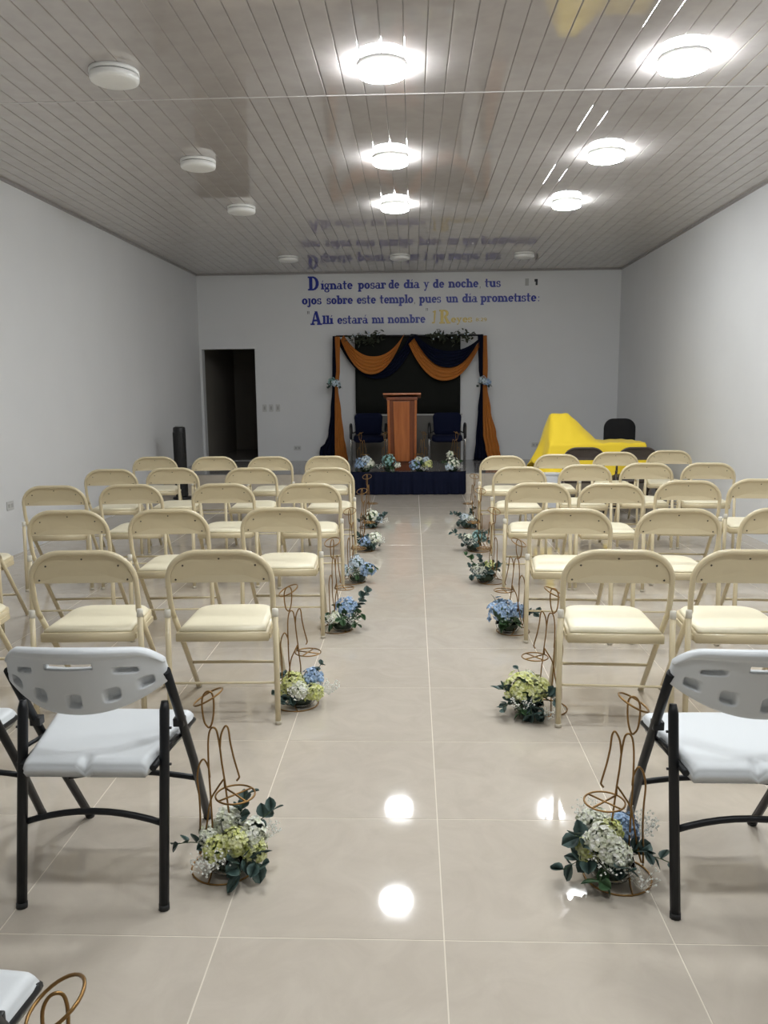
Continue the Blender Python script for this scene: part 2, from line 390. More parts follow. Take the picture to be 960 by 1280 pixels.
GL = {
 'o': (1.0, band(0.5, 0.5, 0.5, 0.52, 0, 360)),
 'c': (0.92, band(0.5, 0.5, 0.5, 0.52, 55, 320) + [Rr(0.62, 0.66, 0.88, 0.88)]),
 'e': (0.95, band(0.5, 0.5, 0.48, 0.52, 0, 325) + [Rr(0.2, 0.43, 0.97, 0.57)]),
 'a': (1.02, band(0.40, 0.31, 0.40, 0.33, 0, 360, 0.25, 0.13) + [Rr(0.58, 0, 0.87, 0.72), Rr(0.58, 0, 1.02, S)] + band(0.47, 0.68, 0.40, 0.34, 0, 150, 0.28, 0.14)),
 'n': (1.18, stem(0.12, 0, 1) + stem(0.76, 0, 0.62, True, None) + band(0.62, 0.60, 0.44, 0.42, 0, 125, 0.36, 0.25)),
 'm': (1.80, stem(0.12, 0, 1) + stem(0.74, 0, 0.62, True, None) + stem(1.36, 0, 0.62, True, None) + band(0.60, 0.60, 0.44, 0.42, 0, 125, 0.36, 0.25) + band(1.22, 0.60, 0.44, 0.42, 0, 125, 0.36, 0.25)),
 'h': (1.18, stem(0.12, 0, 1.45) + stem(0.76, 0, 0.62, True, None) + band(0.62, 0.60, 0.44, 0.42, 0, 125, 0.36, 0.25)),
 'u': (1.18, stem(0.12, 0.38, 1, False) + stem(0.74, 0, 1, False) + [Rr(1.0, 0, 1.17, S)] + band(0.56, 0.40, 0.44, 0.42, 180, 310, 0.36, 0.25)),
 'i': (0.54, stem(0.12, 0, 1)), 'í': (0.54, stem(0.12, 0, 1) + ACC),
 'l': (0.54, stem(0.12, 0, 1.45)),
 't': (0.76, [Rr(0.18, 0.16, 0.47, 1.38), Rr(0, 0.84, 0.74, 1.0)] + band(0.48, 0.22, 0.30, 0.24, 180, 320, 0.28, 0.15)),
 'p': (1.08, stem(0.12, -0.46, 1) + band(0.60, 0.5, 0.46, 0.52, -150, 150)),
 'b': (1.08, stem(0.12, 0, 1.45, False) + band(0.60, 0.5, 0.46, 0.52, -150, 150)),
 'd': (1.10, stem(0.66, 0, 1.45, False) + [Rr(0.9, 0, 1.10, S)] + band(0.48, 0.5, 0.46, 0.52, 30, 330)),
 'g': (1.0, band(0.43, 0.62, 0.41, 0.40, 0, 360, 0.24, 0.13) + [Rr(0.72, 0.82, 1.0, 0.98), Rr(0.14, 0.08, 0.80, 0.24)] + band(0.46, -0.18, 0.46, 0.32, 0, 360, 0.22, 0.13)),
 'y': (1.1, [[(0.06, 1), (0.38, 1), (0.70, 0.18), (0.52, -0.08)], [(0.82, 1), (1.0, 1), (0.46, -0.34), (0.28, -0.34)], Rr(-0.04, 0.87, 0.48, 1), Rr(0.68, 0.87, 1.12, 1), Rr(0.12, -0.46, 0.42, -0.24)]),
 'j': (0.56, [Rr(0.18, -0.26, 0.47, 1), Rr(0.04, 0.86, 0.2, 1)] + band(0.17, -0.22, 0.30, 0.26, 180, 360, 0.28, 0.15)),
 's': (0.86, band(0.42, 0.72, 0.38, 0.30, 25, 265, 0.25, 0.14) + band(0.44, 0.28, 0.40, 0.30, -155, 85, 0.25, 0.14) + [Rr(0.60, 0.66, 0.74, 0.98), Rr(0.08, 0.02, 0.2, 0.34)]),
 'r': (0.86, stem(0.12, 0, 1) + band(0.60, 0.60, 0.32, 0.42, 40, 130, 0.2, 0.2) + [Rr(0.62, 0.62, 0.86, 0.92)]),
 'á': (1.02, None),
 ',': (0.3, [[(0.08, 0.14), (0.2, 0.14), (0.14, -0.18), (0.06, -0.18)]]),
 ':': (0.4, [Rr(0.1, 0.02, 0.26, 0.22), Rr(0.1, 0.62, 0.26, 0.82)]),
 '"': (0.4, [[(0.05, 1), (0.16, 1), (0.13, 0.62), (0.08, 0.62)], [(0.26, 1), (0.37, 1), (0.34, 0.62), (0.29, 0.62)]]),
 # capitals and figures, unit height 1
 'D': (0.86, [Rr(0.10, 0, 0.36, 1), Rr(0, 0, 0.48, 0.11), Rr(0, 0.89, 0.48, 1)] + band(0.40, 0.5, 0.46, 0.5, -90, 90, 0.25, 0.12)),
 'A': (0.94, [[(0.36, 1), (0.58, 1), (0.88, 0), (0.62, 0)], [(0.34, 0.86), (0.44, 0.92), (0.24, 0), (0.08, 0)], Rr(0.22, 0.26, 0.70, 0.40), Rr(0, 0, 0.36, 0.11), Rr(0.54, 0, 0.96, 0.11)]),
 'R': (0.94, [Rr(0.10, 0, 0.36, 1), Rr(0, 0, 0.48, 0.11), Rr(0, 0.89, 0.45, 1)] + band(0.42, 0.73, 0.38, 0.27, -90, 90, 0.24, 0.11) + [[(0.40, 0.46), (0.62, 0.5), (0.88, 0.05), (0.64, 0.0)], Rr(0.62, 0, 0.96, 0.11)]),
 '1': (0.42, [[(0.20, 0.05), (0.32, 0.05), (0.42, 1), (0.24, 1)], Rr(0.02, 0, 0.30, 0.1), Rr(0.10, 0.86, 0.26, 0.94)]),
 '8': (0.9, band(0.45, 0.74, 0.36, 0.28, 0, 360, 0.2, 0.12) + band(0.45, 0.27, 0.42, 0.30, 0, 360, 0.22, 0.12)),
 '2': (0.9, band(0.45, 0.68, 0.40, 0.34, -20, 170, 0.24, 0.14) + [[(0.62, 0.62), (0.84, 0.56), (0.30, 0.08), (0.06, 0.1)], Rr(0.06, 0, 0.86, 0.16)]),
 '9': (0.9, band(0.45, 0.68, 0.40, 0.34, 0, 360, 0.22, 0.13) + band(0.45, 0.45, 0.40, 0.46, -130, 20, 0.2, 0.13)),
}
GL['á'] = (1.02, GL['a'][1] + [[(0.42, 1.18), (0.52, 1.18), (0.68, 1.48), (0.56, 1.48)]])
glyph_cache = {}
def letter(ch, x, z, sx, sz, m, parent):
    key = (ch, m, round(sx, 4), round(sz, 4))
    if key not in glyph_cache:
        mb = MB()
        for k, poly in enumerate(GL[ch][1]):
            y0 = -0.0075 - 0.0002 * k      # every stroke a hair different in depth
            n = len(poly); vs = [(p[0] * sx, y, p[1] * sz) for y in (-0.0004, y0) for p in poly]
            fs = [tuple(range(n)), tuple(n + k2 for k2 in reversed(range(n)))] + [(k2, (k2 + 1) % n, n + (k2 + 1) % n, n + k2) for k2 in range(n)]
            mb.add(vs, fs)
        glyph_cache[key] = mb.mesh('letter', m)
    o = put('letter', glyph_cache[key], parent); o.location = (x - parent.location.x, 0, z - parent.location.z); return o
def px(u): return -1.651 + (u - 386) * 0.012737
def word(txt, u0, u1, base, xh, parent, m='blue_let', gap=0.03):
    adv = [GL[c][0] + gap for c in txt]; tot = sum(adv) - gap
    x = px(u0); sx = (px(u1) - px(u0)) / tot
    for c, a in zip(txt, adv): letter(c, x, base, sx, xh, m, parent); x += a * sx
XH = 0.093
t1 = thing('wall_lettering', 'top line of blue wall letters, Dígnate posar de día y de noche tus', 'lettering', (px(385), YB, 3.03), 0, 'wall verse')
letter('D', px(385), 3.018, 0.205, 0.215, 'blue_let', t1)
for wd, a, b in (('ígnate', 401.5, 441), ('posar', 448, 483), ('de', 486, 499.5), ('día', 505, 525), ('y', 530, 537), ('de', 541.5, 555.5), ('noche', 561, 598), ('tus', 606, 626)): word(wd, a, b, 3.03, XH, t1)
word(',', 599.5, 601.5, 3.03, XH, t1, 'dark_mark')
t2 = thing('wall_lettering', 'middle line of blue wall letters reading ojos sobre este templo pues un día prometiste', 'lettering', (px(377), YB, 2.80), 0, 'wall verse')
for wd, a, b in (('ojos', 377, 402), ('sobre', 408, 441), ('este', 446, 470), ('templo', 475, 517), ('pues', 524.5, 552), ('un', 558, 573), ('día', 578, 597), ('prometiste', 601, 670)): word(wd, a, b, 2.80, XH, t2)
word(',', 518, 520, 2.80, XH, t2, 'dark_mark'); word(':', 672, 674.5, 2.80, XH, t2, 'blue_let')
t3 = thing('wall_lettering', 'bottom line of blue slab-serif letters reading Allí estará mi nombre in quotes', 'lettering', (px(387), YB, 2.49), 0, 'wall verse')
letter('A', px(387), 2.478, 0.198, 0.215, 'blue_let', t3)
for wd, a, b in (('llí', 402.5, 416), ('estará', 421, 460), ('mi', 465, 480), ('nombre', 485, 532)): word(wd, a, b, 2.49, XH, t3)
letter('"', px(383), 2.575, 0.10, 0.12, 'dark_mark', t3); letter('"', px(532.5), 2.60, 0.10, 0.12, 'dark_mark', t3)
t4 = thing('wall_lettering', 'gold letters reading 1 Reyes 8:29 at the end of the verse', 'lettering', (px(540), YB, 2.49), 0, 'wall verse')
letter('1', px(540), 2.48, 0.16, 0.20, 'gold_let', t4); letter('R', px(549.5), 2.475, 0.19, 0.215, 'gold_let', t4)
word('eyes', 564, 591, 2.49, 0.075, t4, 'gold_let'); word('8:29', 595, 609, 2.505, 0.052, t4, 'gold_let')
tag(MB().box(px(656), YB - 0.004, 3.045, px(660.5), YB - 0.0005, 3.155).build('wall_mark', 'pale_mark'), 'pale grey patch on the wall right of the word tus', 'mark')
t5 = thing('wall_mark', 'small dark figure on the wall at the far end of the top line', 'mark', (px(667.5), YB, 3.05))
MB().box(0.018, -0.005, 0, 0.05, -0.0005, 0.07).build('stroke', 'dark_mark', t5); MB().box(0, -0.005, 0.055, 0.05, -0.0006, 0.095).build('stroke', 'dark_mark', t5)

# ------------------------------------------------------------------ cream folding chairs (local: faces +y, origin on the floor under the back)
ord_ = ['first', 'second', 'third', 'fourth', 'fifth']
def folding_chair(frame, pad, cap, foot, rivet):
    t = thing('folding_chair', 'x', 'chair')
    W = 0.222; r = 0.0125
    # upper frame: inverted U round the backrest, bending forward below
    def fy(z): return 0.030 - 0.05 * max(0, (z - 0.50)) / 0.27 if z > 0.50 else 0.030 + (0.50 - z) / 0.50 * 0.40
    R = 0.105; up = []
    for z in (0.46, 0.50, 0.55, 0.595): up.append((-W + 0.004 * (z < 0.55), fy(z), z))
    topc = [(-W + 0.138 * (1 - math.cos(a)), 0.765 - 0.128 + 0.128 * math.sin(a)) for a in [i * PI / 20 for i in range(11)]]
    up += [(x, fy(z), z) for x, z in topc]
    up += [(x * -1, y, z) for x, y, z in reversed(up)]
    MB().tube(up, r, 8).build('back_frame', frame, t)
    # back panel: rounded plate inside the loop
    pts = [(-W + 0.014, 0.629)] + [(x + 0.013 * math.cos(i * PI / 20), z - 0.011 * math.sin(i * PI / 20)) for i, (x, z) in enumerate(topc)][1:]
    pts += [(-x, z) for x, z in reversed(pts)]
    def backy(z, x): return fy(z) - 0.002 + 0.014 * (1 - (x / W) ** 2)
    mb = MB(); n = len(pts)
    cz = 0.69
    ringf = [(x, backy(z, x) - 0.004, z) for x, z in pts]; ringb = [(x, backy(z, x) + 0.006, z) for x, z in pts]
    inner = [(x * 0.5, backy(cz + (z - cz) * 0.5, x * 0.5) - 0.004, cz + (z - cz) * 0.5) for x, z in pts]; innerb = [(x, y + 0.010, z) for x, y, z in inner]
    vs = ringf + inner + ringb + innerb + [(0, backy(cz, 0) - 0.004, cz), (0, backy(cz, 0) + 0.006, cz)]
    fs = []
    for k in range(n):
        l = (k + 1) % n
        fs += [(k, l, n + l, n + k), (n + k, n + l, 4 * n), (2 * n + k, 3 * n + k, 3 * n + l, 2 * n + l), (3 * n + k, 4 * n + 1, 3 * n + l), (k, 2 * n + k, 2 * n + l, l)]
    mb.add(vs, fs, False); bp = mb.build('backrest', frame, t)
    mb = MB()
    for x, z in ((-W + 0.034, 0.643), (W - 0.034, 0.643), (-W + 0.068, 0.706), (W - 0.068, 0.706), (0, 0.735)): mb.octa((x, backy(z, x) - 0.005, z), 0.0052)
    mb.build('rivets', rivet, t)['kind'] = 'stuff'
    # legs
    for s in (-1, 1):
        f = MB().tube([(s * (W - 0.004), fy(0.465), 0.465), (s * (W - 0.006), fy(0.25), 0.25), (s * (W - 0.008), fy(0.012), 0.012)], r, 8).build('leg', frame, t)
        MB().tube([(s * (W - 0.008), fy(0.014), 0.014), (s * (W - 0.008), fy(0.0), 0.0005)], 0.0145, 8).build('foot_cap', foot, f)
        b = MB().tube([(s * (W + 0.009), 0.004, 0.497), (s * (W + 0.011), -0.008, 0.25), (s * (W + 0.012), -0.022, 0.014)], r, 8).build('leg', frame, t)
        MB().tube([(s * (W + 0.012), -0.022, 0.016), (s * (W + 0.012), -0.023, 0.0005)], 0.0145, 8).build('foot_cap', foot, b)
        MB().tube([(s * (W + 0.009), 0.003, 0.478), (s * (W + 0.009), 0.005, 0.505), (s * (W + 0.009), 0.006, 0.512)], [0.0138, 0.0138, 0.0118], 10).build('joint_cap', cap, b)
        MB().box(s * (W - 0.022) - 0.004, 0.03, 0.371, s * (W - 0.022) + 0.004, 0.30, 0.393).build('hinge_bar', frame, t)
    MB().tube([(-W - 0.011, -0.010, 0.185), (W + 0.011, -0.010, 0.185)], 0.0055, 6).build('rear_stretcher', frame, t)
    MB().tube([(-W + 0.006, fy(0.175), 0.175), (W - 0.006, fy(0.175), 0.175)], 0.0075, 6).build('front_stretcher', frame, t)
    # seat pan and padded cushion
    def seat_outline(d):
        pts = [(-0.200 + d, 0.0 + d), (0.200 - d, 0.0 + d)]
        pts += [(0.190 - d - 0.07 + x, 0.40 - d - 0.09 + y) for x, y in [(0.07 * math.cos(a), 0.09 * math.sin(a)) for a in [i * PI / 12 for i in range(7)]]]
        pts += [(-x, y) for x, y in reversed(pts[2:])]
        return pts
    def loft(levels):
        mb = MB(); n = len(seat_outline(0)); vs = []
        for d, z in levels:
            k = max(0, d - 0.02) / 0.19; ol = seat_outline(min(d, 0.02))
            vs += [(x * (1 - k), 0.2 + (y - 0.2) * (1 - k), z + 0.012 * y) for x, y in ol]
        fs = [tuple(reversed(range(n))), tuple((len(levels) - 1) * n + k for k in range(n))]
        for i in range(len(levels) - 1): fs += [(i * n + k, i * n + (k + 1) % n, (i + 1) * n + (k + 1) % n, (i + 1) * n + k) for k in range(n)]
        return mb.add(vs, fs, True)
    loft([(0.006, 0.366), (0.0, 0.370), (0.0, 0.404), (0.004, 0.408)]).build('seat_pan', frame, t)
    loft([(0.012, 0.4085), (0.010, 0.414), (0.018, 0.424), (0.04, 0.4305), (0.09, 0.434), (0.15, 0.435)]).build('seat_cushion', pad, t)
    return t

proto = folding_chair('cream', 'pad', 'cap', 'foot', 'rivet')
LEFT = [[(-0.825, 3.272), (-1.411, 3.262), (-2.10, 3.29)],
        [(-0.764, 4.49), (-1.401, 4.44), (-1.977, 4.42), (-2.69, 4.50)],
        [(-0.749, 5.68), (-1.383, 5.70), (-2.058, 5.68), (-2.598, 5.62)],
        [(-0.740, 6.85), (-1.418, 6.89), (-2.123, 6.92), (-2.640, 6.83)],
        [(-0.874, 8.09), (-1.457, 8.06), (-2.043, 8.10), (-2.673, 8.14)]]
RIGHT = [[(0.852, 3.254), (1.385, 3.249)],
         [(0.876, 4.40), (1.467, 4.385), (2.04, 4.39)],
         [(0.890, 5.64), (1.395, 5.60), (1.976, 5.74), (2.52, 5.81)],
         [(0.914, 6.82), (1.508, 6.99), (2.072, 7.10), (2.604, 7.08)],
         [(0.900, 7.97), (1.465, 8.11), (2.114, 8.36), (2.717, 8.52)]]
used = False
seatn = ['next to the aisle', 'second from the aisle', 'third from the aisle', 'fourth from the aisle']
rown = ['row nearest the camera', 'second row', 'middle row', 'fourth row', 'row nearest the stage']
for side, rows_ in (('left', LEFT), ('right', RIGHT)):
    sg = 1 if side == 'left' else -1
    for ri, row in enumerate(rows_):
        for ci, (x, y) in enumerate(row):
            o = copy_tree(proto) if used else proto
            used = True
            o.location = (x, y + 0.015, 0); o.rotation_euler = (0, 0, math.radians(sg * (2.5 + 1.5 * ci) + random.uniform(-1.5, 1.5)))
            tag(o, 'cream folding chair %s of the aisle, %s, %s' % (side, rown[ri], seatn[ci]), 'chair', 'cream folding chairs')
bproto = folding_chair('brown', 'brown', 'brown', 'rubber', 'brown')
bproto.location = (1.93, 9.05, 0); bproto.rotation_euler = (0, 0, math.radians(-3)); bproto['label'] = 'dark brown folding chair before the peak of the yellow cloth'; bproto['group'] = 'brown chairs'
b2 = copy_tree(bproto); b2.location = (2.52, 9.03, 0); b2.rotation_euler = (0, 0, math.radians(3)); b2['label'] = 'dark brown folding chair before the flat right end of the yellow table'

# ------------------------------------------------------------------ white plastic folding chairs with black tubes
def white_chair():
    t = thing('plastic_folding_chair', 'x', 'chair')
    W = 0.218; r = 0.0135
    def yf(z): return 0.235 - z * 0.62   # front tube rising back to the backrest
    # --- backrest: curved moulded shell with handle slot and pockets, built on a grid
    def outline(u): return 0.576 + 0.068 * abs(u) ** 2.3      # lower edge: smile curve
    def topz(u): return 0.780 - 0.033 * u * u - 0.036 * max(0, (abs(u) - 0.72) / 0.28) ** 2.4
    def bpt(u, v, off):
        z = outline(u) + (topz(u) - outline(u)) * v
        x = u * (0.226 - 0.012 * max(0, z - 0.66) / 0.1)
        y = -0.170 - 0.105 * (1 - u * u) - (z - 0.66) * 0.30 + off
        return (x, y, z)
    NU, NV = 110, 56
    pockets = [(-0.62, 0.62, 0.115, 0.045, 0.10), (0.62, 0.62, 0.115, 0.045, -0.10), (-0.79, 0.30, 0.075, 0.10, 0), (0.79, 0.30, 0.075, 0.10, 0), (-0.43, 0.26, 0.078, 0.095, 0), (0.0, 0.22, 0.078, 0.095, 0), (0.43, 0.26, 0.078, 0.095, 0)]
    def pocket(u, v):
        d = 0
        for pu, pv, hu, hv, sl in pockets:
            e = ((abs(u - pu) / hu) ** 5 + (abs(v - pv - sl * (pu - u) / hu * -0.35) / hv) ** 5) ** 0.2
            if e < 1.12: d = max(d, min(1, (1.12 - e) / 0.24))
        return d
    def slot(u, v): return abs(u) < 0.30 and 0.69 < v < 0.79
    mb = MB(); idx = {}
    def vid(i, j, side):
        k = (i, j, side)
        if k not in idx:
            u = -1 + 2 * i / NU; v = j / NV
            th = 0.014
            edge = min(1, (1 - abs(u)) / 0.04, v / 0.06, (1 - v) / 0.06); edge = max(0, edge)
            off = (-1 if side == 0 else 1) * th * (0.62 + 0.38 * math.sqrt(edge))
            if side == 0: off += 0.025 * pocket(u, v)
            if side == 0: off -= 0.007 * max(0, min(1, (v - 0.84) / 0.05)) * (1 if v < 0.97 else 0.4)
            idx[k] = len(mb.v); mb.v.append(bpt(u, v, off))
        return idx[k]
    def hole(i, j):
        return slot(-1 + 2 * (i + 0.5) / NU, (j + 0.5) / NV)
    for i in range(NU):
        for j in range(NV):
            if hole(i, j): continue
            a = [(i, j), (i + 1, j), (i + 1, j + 1), (i, j + 1)]
            mb.smooth.add(len(mb.f)); mb.f.append(tuple(vid(*q, 0) for q in a))
            mb.smooth.add(len(mb.f)); mb.f.append(tuple(vid(*q, 1) for q in reversed(a)))
            for di, dj, e in ((-1, 0, (3, 0)), (1, 0, (1, 2)), (0, -1, (0, 1)), (0, 1, (2, 3))):
                ni, nj = i + di, j + dj
                if not (0 <= ni < NU and 0 <= nj < NV) or hole(ni, nj):
                    p, q = a[e[0]], a[e[1]]; mb.smooth.add(len(mb.f)); mb.f.append((vid(*p, 0), vid(*p, 1), vid(*q, 1), vid(*q, 0)))
    mb.build('backrest', 'white_pl', t)
    # --- moulded seat with a waterfall edge and a rear notch
    def top(x, y): return 0.446 + 0.010 * (y + 0.06) / 0.2 - 0.002 * math.cos(PI / 2 * min(1, abs(x) / 0.2)) ** 2 * math.cos(PI / 2 * min(1, abs(y + 0.06) / 0.19)) ** 2
    def sx(v): return 0.172 + 0.050 * v
    NU2, NV2 = 50, 40; vs = []; fs = []
    for side in (0, 1):
        for j in range(NV2 + 1):
            for i in range(NU2 + 1):
                u = -1 + 2 * i / NU2; v = j / NV2
                cu = max(0, (abs(u) - 0.90) / 0.10); cv = max(0, (v - 0.86) / 0.14); cv0 = max(0, (0.08 - v) / 0.08)
                x = u * sx(v) * (1 - 0.05 * cv * abs(u)); y = -0.243 + 0.365 * v - 0.02 * cv * u * u
                z = top(x, y) - 0.012 * cu ** 2 - 0.028 * cv ** 2 - 0.012 * cv0 ** 2
                if abs(u) < 0.12 and v < 0.12: z -= 0.022 * (1 - abs(u) / 0.12) * (1 - v / 0.12)
                if side: z = z - 0.012
                vs.append((x, y, z))
    wd = NU2 + 1; off = wd * (NV2 + 1)
    for j in range(NV2):
        for i in range(NU2):
            a = (j * wd + i, j * wd + i + 1, (j + 1) * wd + i + 1, (j + 1) * wd + i)
            fs += [a, tuple(q + off for q in reversed(a))]
    loop = [i for i in range(wd)] + [j * wd + NU2 for j in range(1, NV2 + 1)] + [NV2 * wd + i for i in range(NU2 - 1, -1, -1)] + [j * wd for j in range(NV2 - 1, 0, -1)]
    # apron hanging down round the rim
    base = len(vs); low = []
    for q in loop:
        x, y, z = vs[q]; vs.append((x * 0.97, (y + 0.06) * 0.97 - 0.06, 0.388 + 0.012 * (y + 0.2) / 0.4)); low.append(len(vs) - 1)
    for k in range(len(loop)):
        l = (k + 1) % len(loop); fs.append((loop[k], low[k], low[l], loop[l])); fs.append((loop[k] + off, loop[l] + off, low[l], low[k]))
    MB().add(vs, fs, True).build('seat', 'white_pl', t)
    # --- tubes
    for s in (-1, 1):
        f = MB().tube([(s * 0.221, yf(0.675), 0.675), (s * 0.221, yf(0.55), 0.55), (s * 0.218, yf(0.3), 0.3), (s * 0.204, yf(0.012), 0.012)], r, 10).build('leg', 'black_tube', t)
        MB().tube([(s * 0.204, yf(0.016), 0.016), (s * 0.2035, yf(0.0), 0.0005)], 0.0145, 10).build('foot_cap', 'rubber', f)
        b = MB().tube([(s * 0.203, -0.152, 0.575), (s * 0.203, -0.158, 0.55), (s * 0.203, -0.174, 0.45), (s * 0.203, -0.25, 0.012)], [0.010, 0.0145, 0.0145, 0.0145], 10).build('leg', 'black_tube', t)
        MB().tube([(s * 0.203, -0.249, 0.016), (s * 0.203, -0.251, 0.0005)], 0.0155, 10).build('foot_cap', 'rubber', b)
        MB().tube([(s * 0.184, -0.225, 0.408), (s * 0.194, -0.05, 0.414), (s * 0.207, 0.085, 0.416), (s * 0.208, 0.10, 0.410)], [0.0095, 0.0105, 0.012, 0.009], 8).build('seat_rail', 'black_tube', t)
        MB().box(s * 0.214 - 0.016, yf(0.47) - 0.020, 0.462, s * 0.214 + 0.016, yf(0.47) + 0.012, 0.488).build('pivot_bracket', 'black_pl', t, bevel=0.003)
        MB().tube([(s * 0.203, -0.165, 0.44), (s * 0.200, -0.05, 0.424)], 0.007, 6).build('brace', 'black_tube', t)
        for z in (0.50, 0.40): MB().tube([(s * 0.203, -0.152 - (0.575 - z) * 0.173, z), (s * 0.2225, -0.152 - (0.575 - z) * 0.173, z)], 0.004, 6).build('bolt', 'black_pl', t)
    n = 10
    MB().tube([((-1 + 2 * i / n) * 0.203, -0.205, 0.232 + 0.036 * (1 - (-1 + 2 * i / n) ** 2)) for i in range(n + 1)], 0.0095, 8).build('rear_stretcher', 'black_tube', t)
    MB().tube([((-1 + 2 * i / n) * 0.214, yf(0.21 + 0.03 * (1 - (-1 + 2 * i / n) ** 2)), 0.21 + 0.03 * (1 - (-1 + 2 * i / n) ** 2)) for i in range(n + 1)], 0.0095, 8).build('front_stretcher', 'black_tube', t)
    return t
wp = white_chair()
spots = [(-0.905, 2.268, 0, 'whole white plastic folding chair with black legs left of the aisle'),
         (-1.475, 2.27, 1.5, 'white plastic folding chair at the left edge, mostly out of the photo'),
         (0.915, 2.262, 0, 'white plastic folding chair with black legs right of the aisle'),
         (-0.866, 1.13, 0, 'white plastic folding chair cut off in the bottom left corner')]
for k, (x, y, a, lb) in enumerate(spots):
    o = wp if k == 0 else copy_tree(wp)
    o.location = (x, y, 0); o.rotation_euler = (0, 0, math.radians(a)); tag(o, lb, 'chair', 'white plastic folding chairs')

# ------------------------------------------------------------------ wire figure stands
def smooth_path(p, n=6):
    P = [Vector(q) for q in p]; out = []
    for i in range(len(P) - 1):
        a = P[max(0, i - 1)]; b = P[i]; c = P[i + 1]; d = P[min(len(P) - 1, i + 2)]
        for k in range(n):
            t = k / n; out.append(0.5 * ((2 * b) + (c - a) * t + (2 * a - 5 * b + 4 * c - d) * t * t + (3 * b - a - 3 * c + d) * t ** 3))
    out.append(P[-1]); return out
def wire_meshes(mir):
    K = 0.000533; r = 0.0030
    def q(x, y, d=0.0): return ((x - 350) * K * mir, d, (1150 - y) * K * 0.985)
    out = []
    def ring(cx, cy, cz, rad, nx, n=28):   # tilted ring: nx = tilt about y
        pts = []
        for i in range(n):
            a = 2 * PI * i / n; lx, ly = rad * math.cos(a), rad * math.sin(a)
            pts.append((cx + lx * math.cos(nx), cy + ly, cz + lx * math.sin(nx)))
        return pts
    out.append(('base_ring', MB().tube(ring(0, 0, 0.0029, 0.098, 0), 0.0029, 6, True)))
    b0 = q(300, 1150, -0.09)
    body = [(b0[0], -0.092, 0.004), (b0[0], -0.080, 0.006), q(300, 1120, -0.05), q(300, 990, -0.02), q(288, 760), q(284, 560), q(286, 400), q(298, 320), q(318, 298), q(338, 320), q(352, 420), q(358, 500), q(370, 610), q(380, 720), q(390, 830), q(396, 1000, 0.04), (q(396, 0)[0], 0.086, 0.006)]
    out.append(('body_wire', MB().tube(smooth_path(body, 4), r, 6)))
    head = [q(294, 300), q(272, 270), q(262, 200), q(264, 130), q(282, 92), q(305, 84), q(322, 100), q(328, 150), q(322, 230), q(308, 285), q(294, 300)]
    out.append(('head_wire', MB().tube(smooth_path(head, 4), r, 6)))
    hc = q(298, 116); out.append(('hat_ring', MB().tube(ring(hc[0], 0.0, hc[2], 0.047, mir * math.radians(27)), r, 6, True)))
    la = [q(287, 600), q(282, 540), q(258, 490), q(232, 520), q(216, 600), q(222, 720), q(222, 850), q(218, 1000, -0.01), q(222, 1052, -0.02), q(246, 980, -0.02), q(272, 850, -0.02), q(296, 720, -0.02), q(335, 650, -0.015), q(370, 604)]
    out.append(('left_arm_wire', MB().tube(smooth_path(la, 4), r, 6)))
    ra = [q(352, 420), q(362, 340), q(388, 288), q(404, 310), q(412, 390), q(430, 490), q(452, 580), q(453, 600), q(440, 615, -0.004)]
    out.append(('right_arm_wire', MB().tube(smooth_path(ra, 4), r, 6)))
    tc = q(442, 672)
    tr = MB().tube(ring(tc[0], -0.03, tc[2], 0.058, 0), r, 6, True)
    tr.tube([(tc[0] - 0.041, -0.03 - 0.041, tc[2]), (tc[0] + 0.041, -0.03 + 0.041, tc[2])], r, 6)
    tr.tube([(tc[0] + 0.041, -0.03 - 0.041, tc[2]), (tc[0] - 0.041, -0.03 + 0.041, tc[2])], r, 6)
    tr.tube([q(370, 605), (tc[0] - mir * 0.041, -0.03 + 0.041, tc[2])], r, 6)
    out.append(('tray_ring', tr))
    return [(n, m.mesh(n, 'gold')) for n, m in out]
wires = {1: wire_meshes(1), -1: wire_meshes(-1)}
def stand(x, y, z, mir, rz, label):
    t = thing('wire_figure_stand', label, 'stand', (x, y, z), math.radians(rz), 'wire figure stands')
    for n, me in wires[mir]: put(n, me, t)

# ------------------------------------------------------------------ flower arrangements
leaf_cache = {}
def leaf_geom(ln, wd):
    n = 5; up = []; vs = [(0, 0, 0)]
    prof = [(0.12, 0.45), (0.32, 0.9), (0.55, 1.0), (0.8, 0.7)]
    for s in (-1, 1):
        for a, b in prof: vs.append((s * b * wd / 2, a * ln, 0.10 * ln * b - 0.12 * ln * a * a))
    vs.append((0, ln, -0.10 * ln)); mid = []
    for a, b in prof: mid.append(len(vs)); vs.append((0, a * ln, -0.10 * ln * a * a))
    fs = []
    for s0 in (1, 5):
        ch = [0] + list(range(s0, s0 + 4)) + [9]; md = [0] + mid + [9]
        for i in range(5):
            q = [ch[i], ch[i + 1], md[i + 1], md[i]]; q = [v for k, v in enumerate(q) if v not in q[:k]]
            if len(q) > 2: fs.append(tuple(q))
    return vs, fs
def leaf_mesh(ln, wd, m):
    k = (ln, wd, m)
    if k not in leaf_cache: vs, fs = leaf_geom(ln, wd); leaf_cache[k] = MB().add(vs, fs, True).mesh('leaf', m, normals=False)
    return leaf_cache[k]
def orient(d, spin):
    d = Vector(d).normalized(); return d.to_track_quat('Y', 'Z') @ Matrix.Rotation(spin, 4, 'Y').to_quaternion()
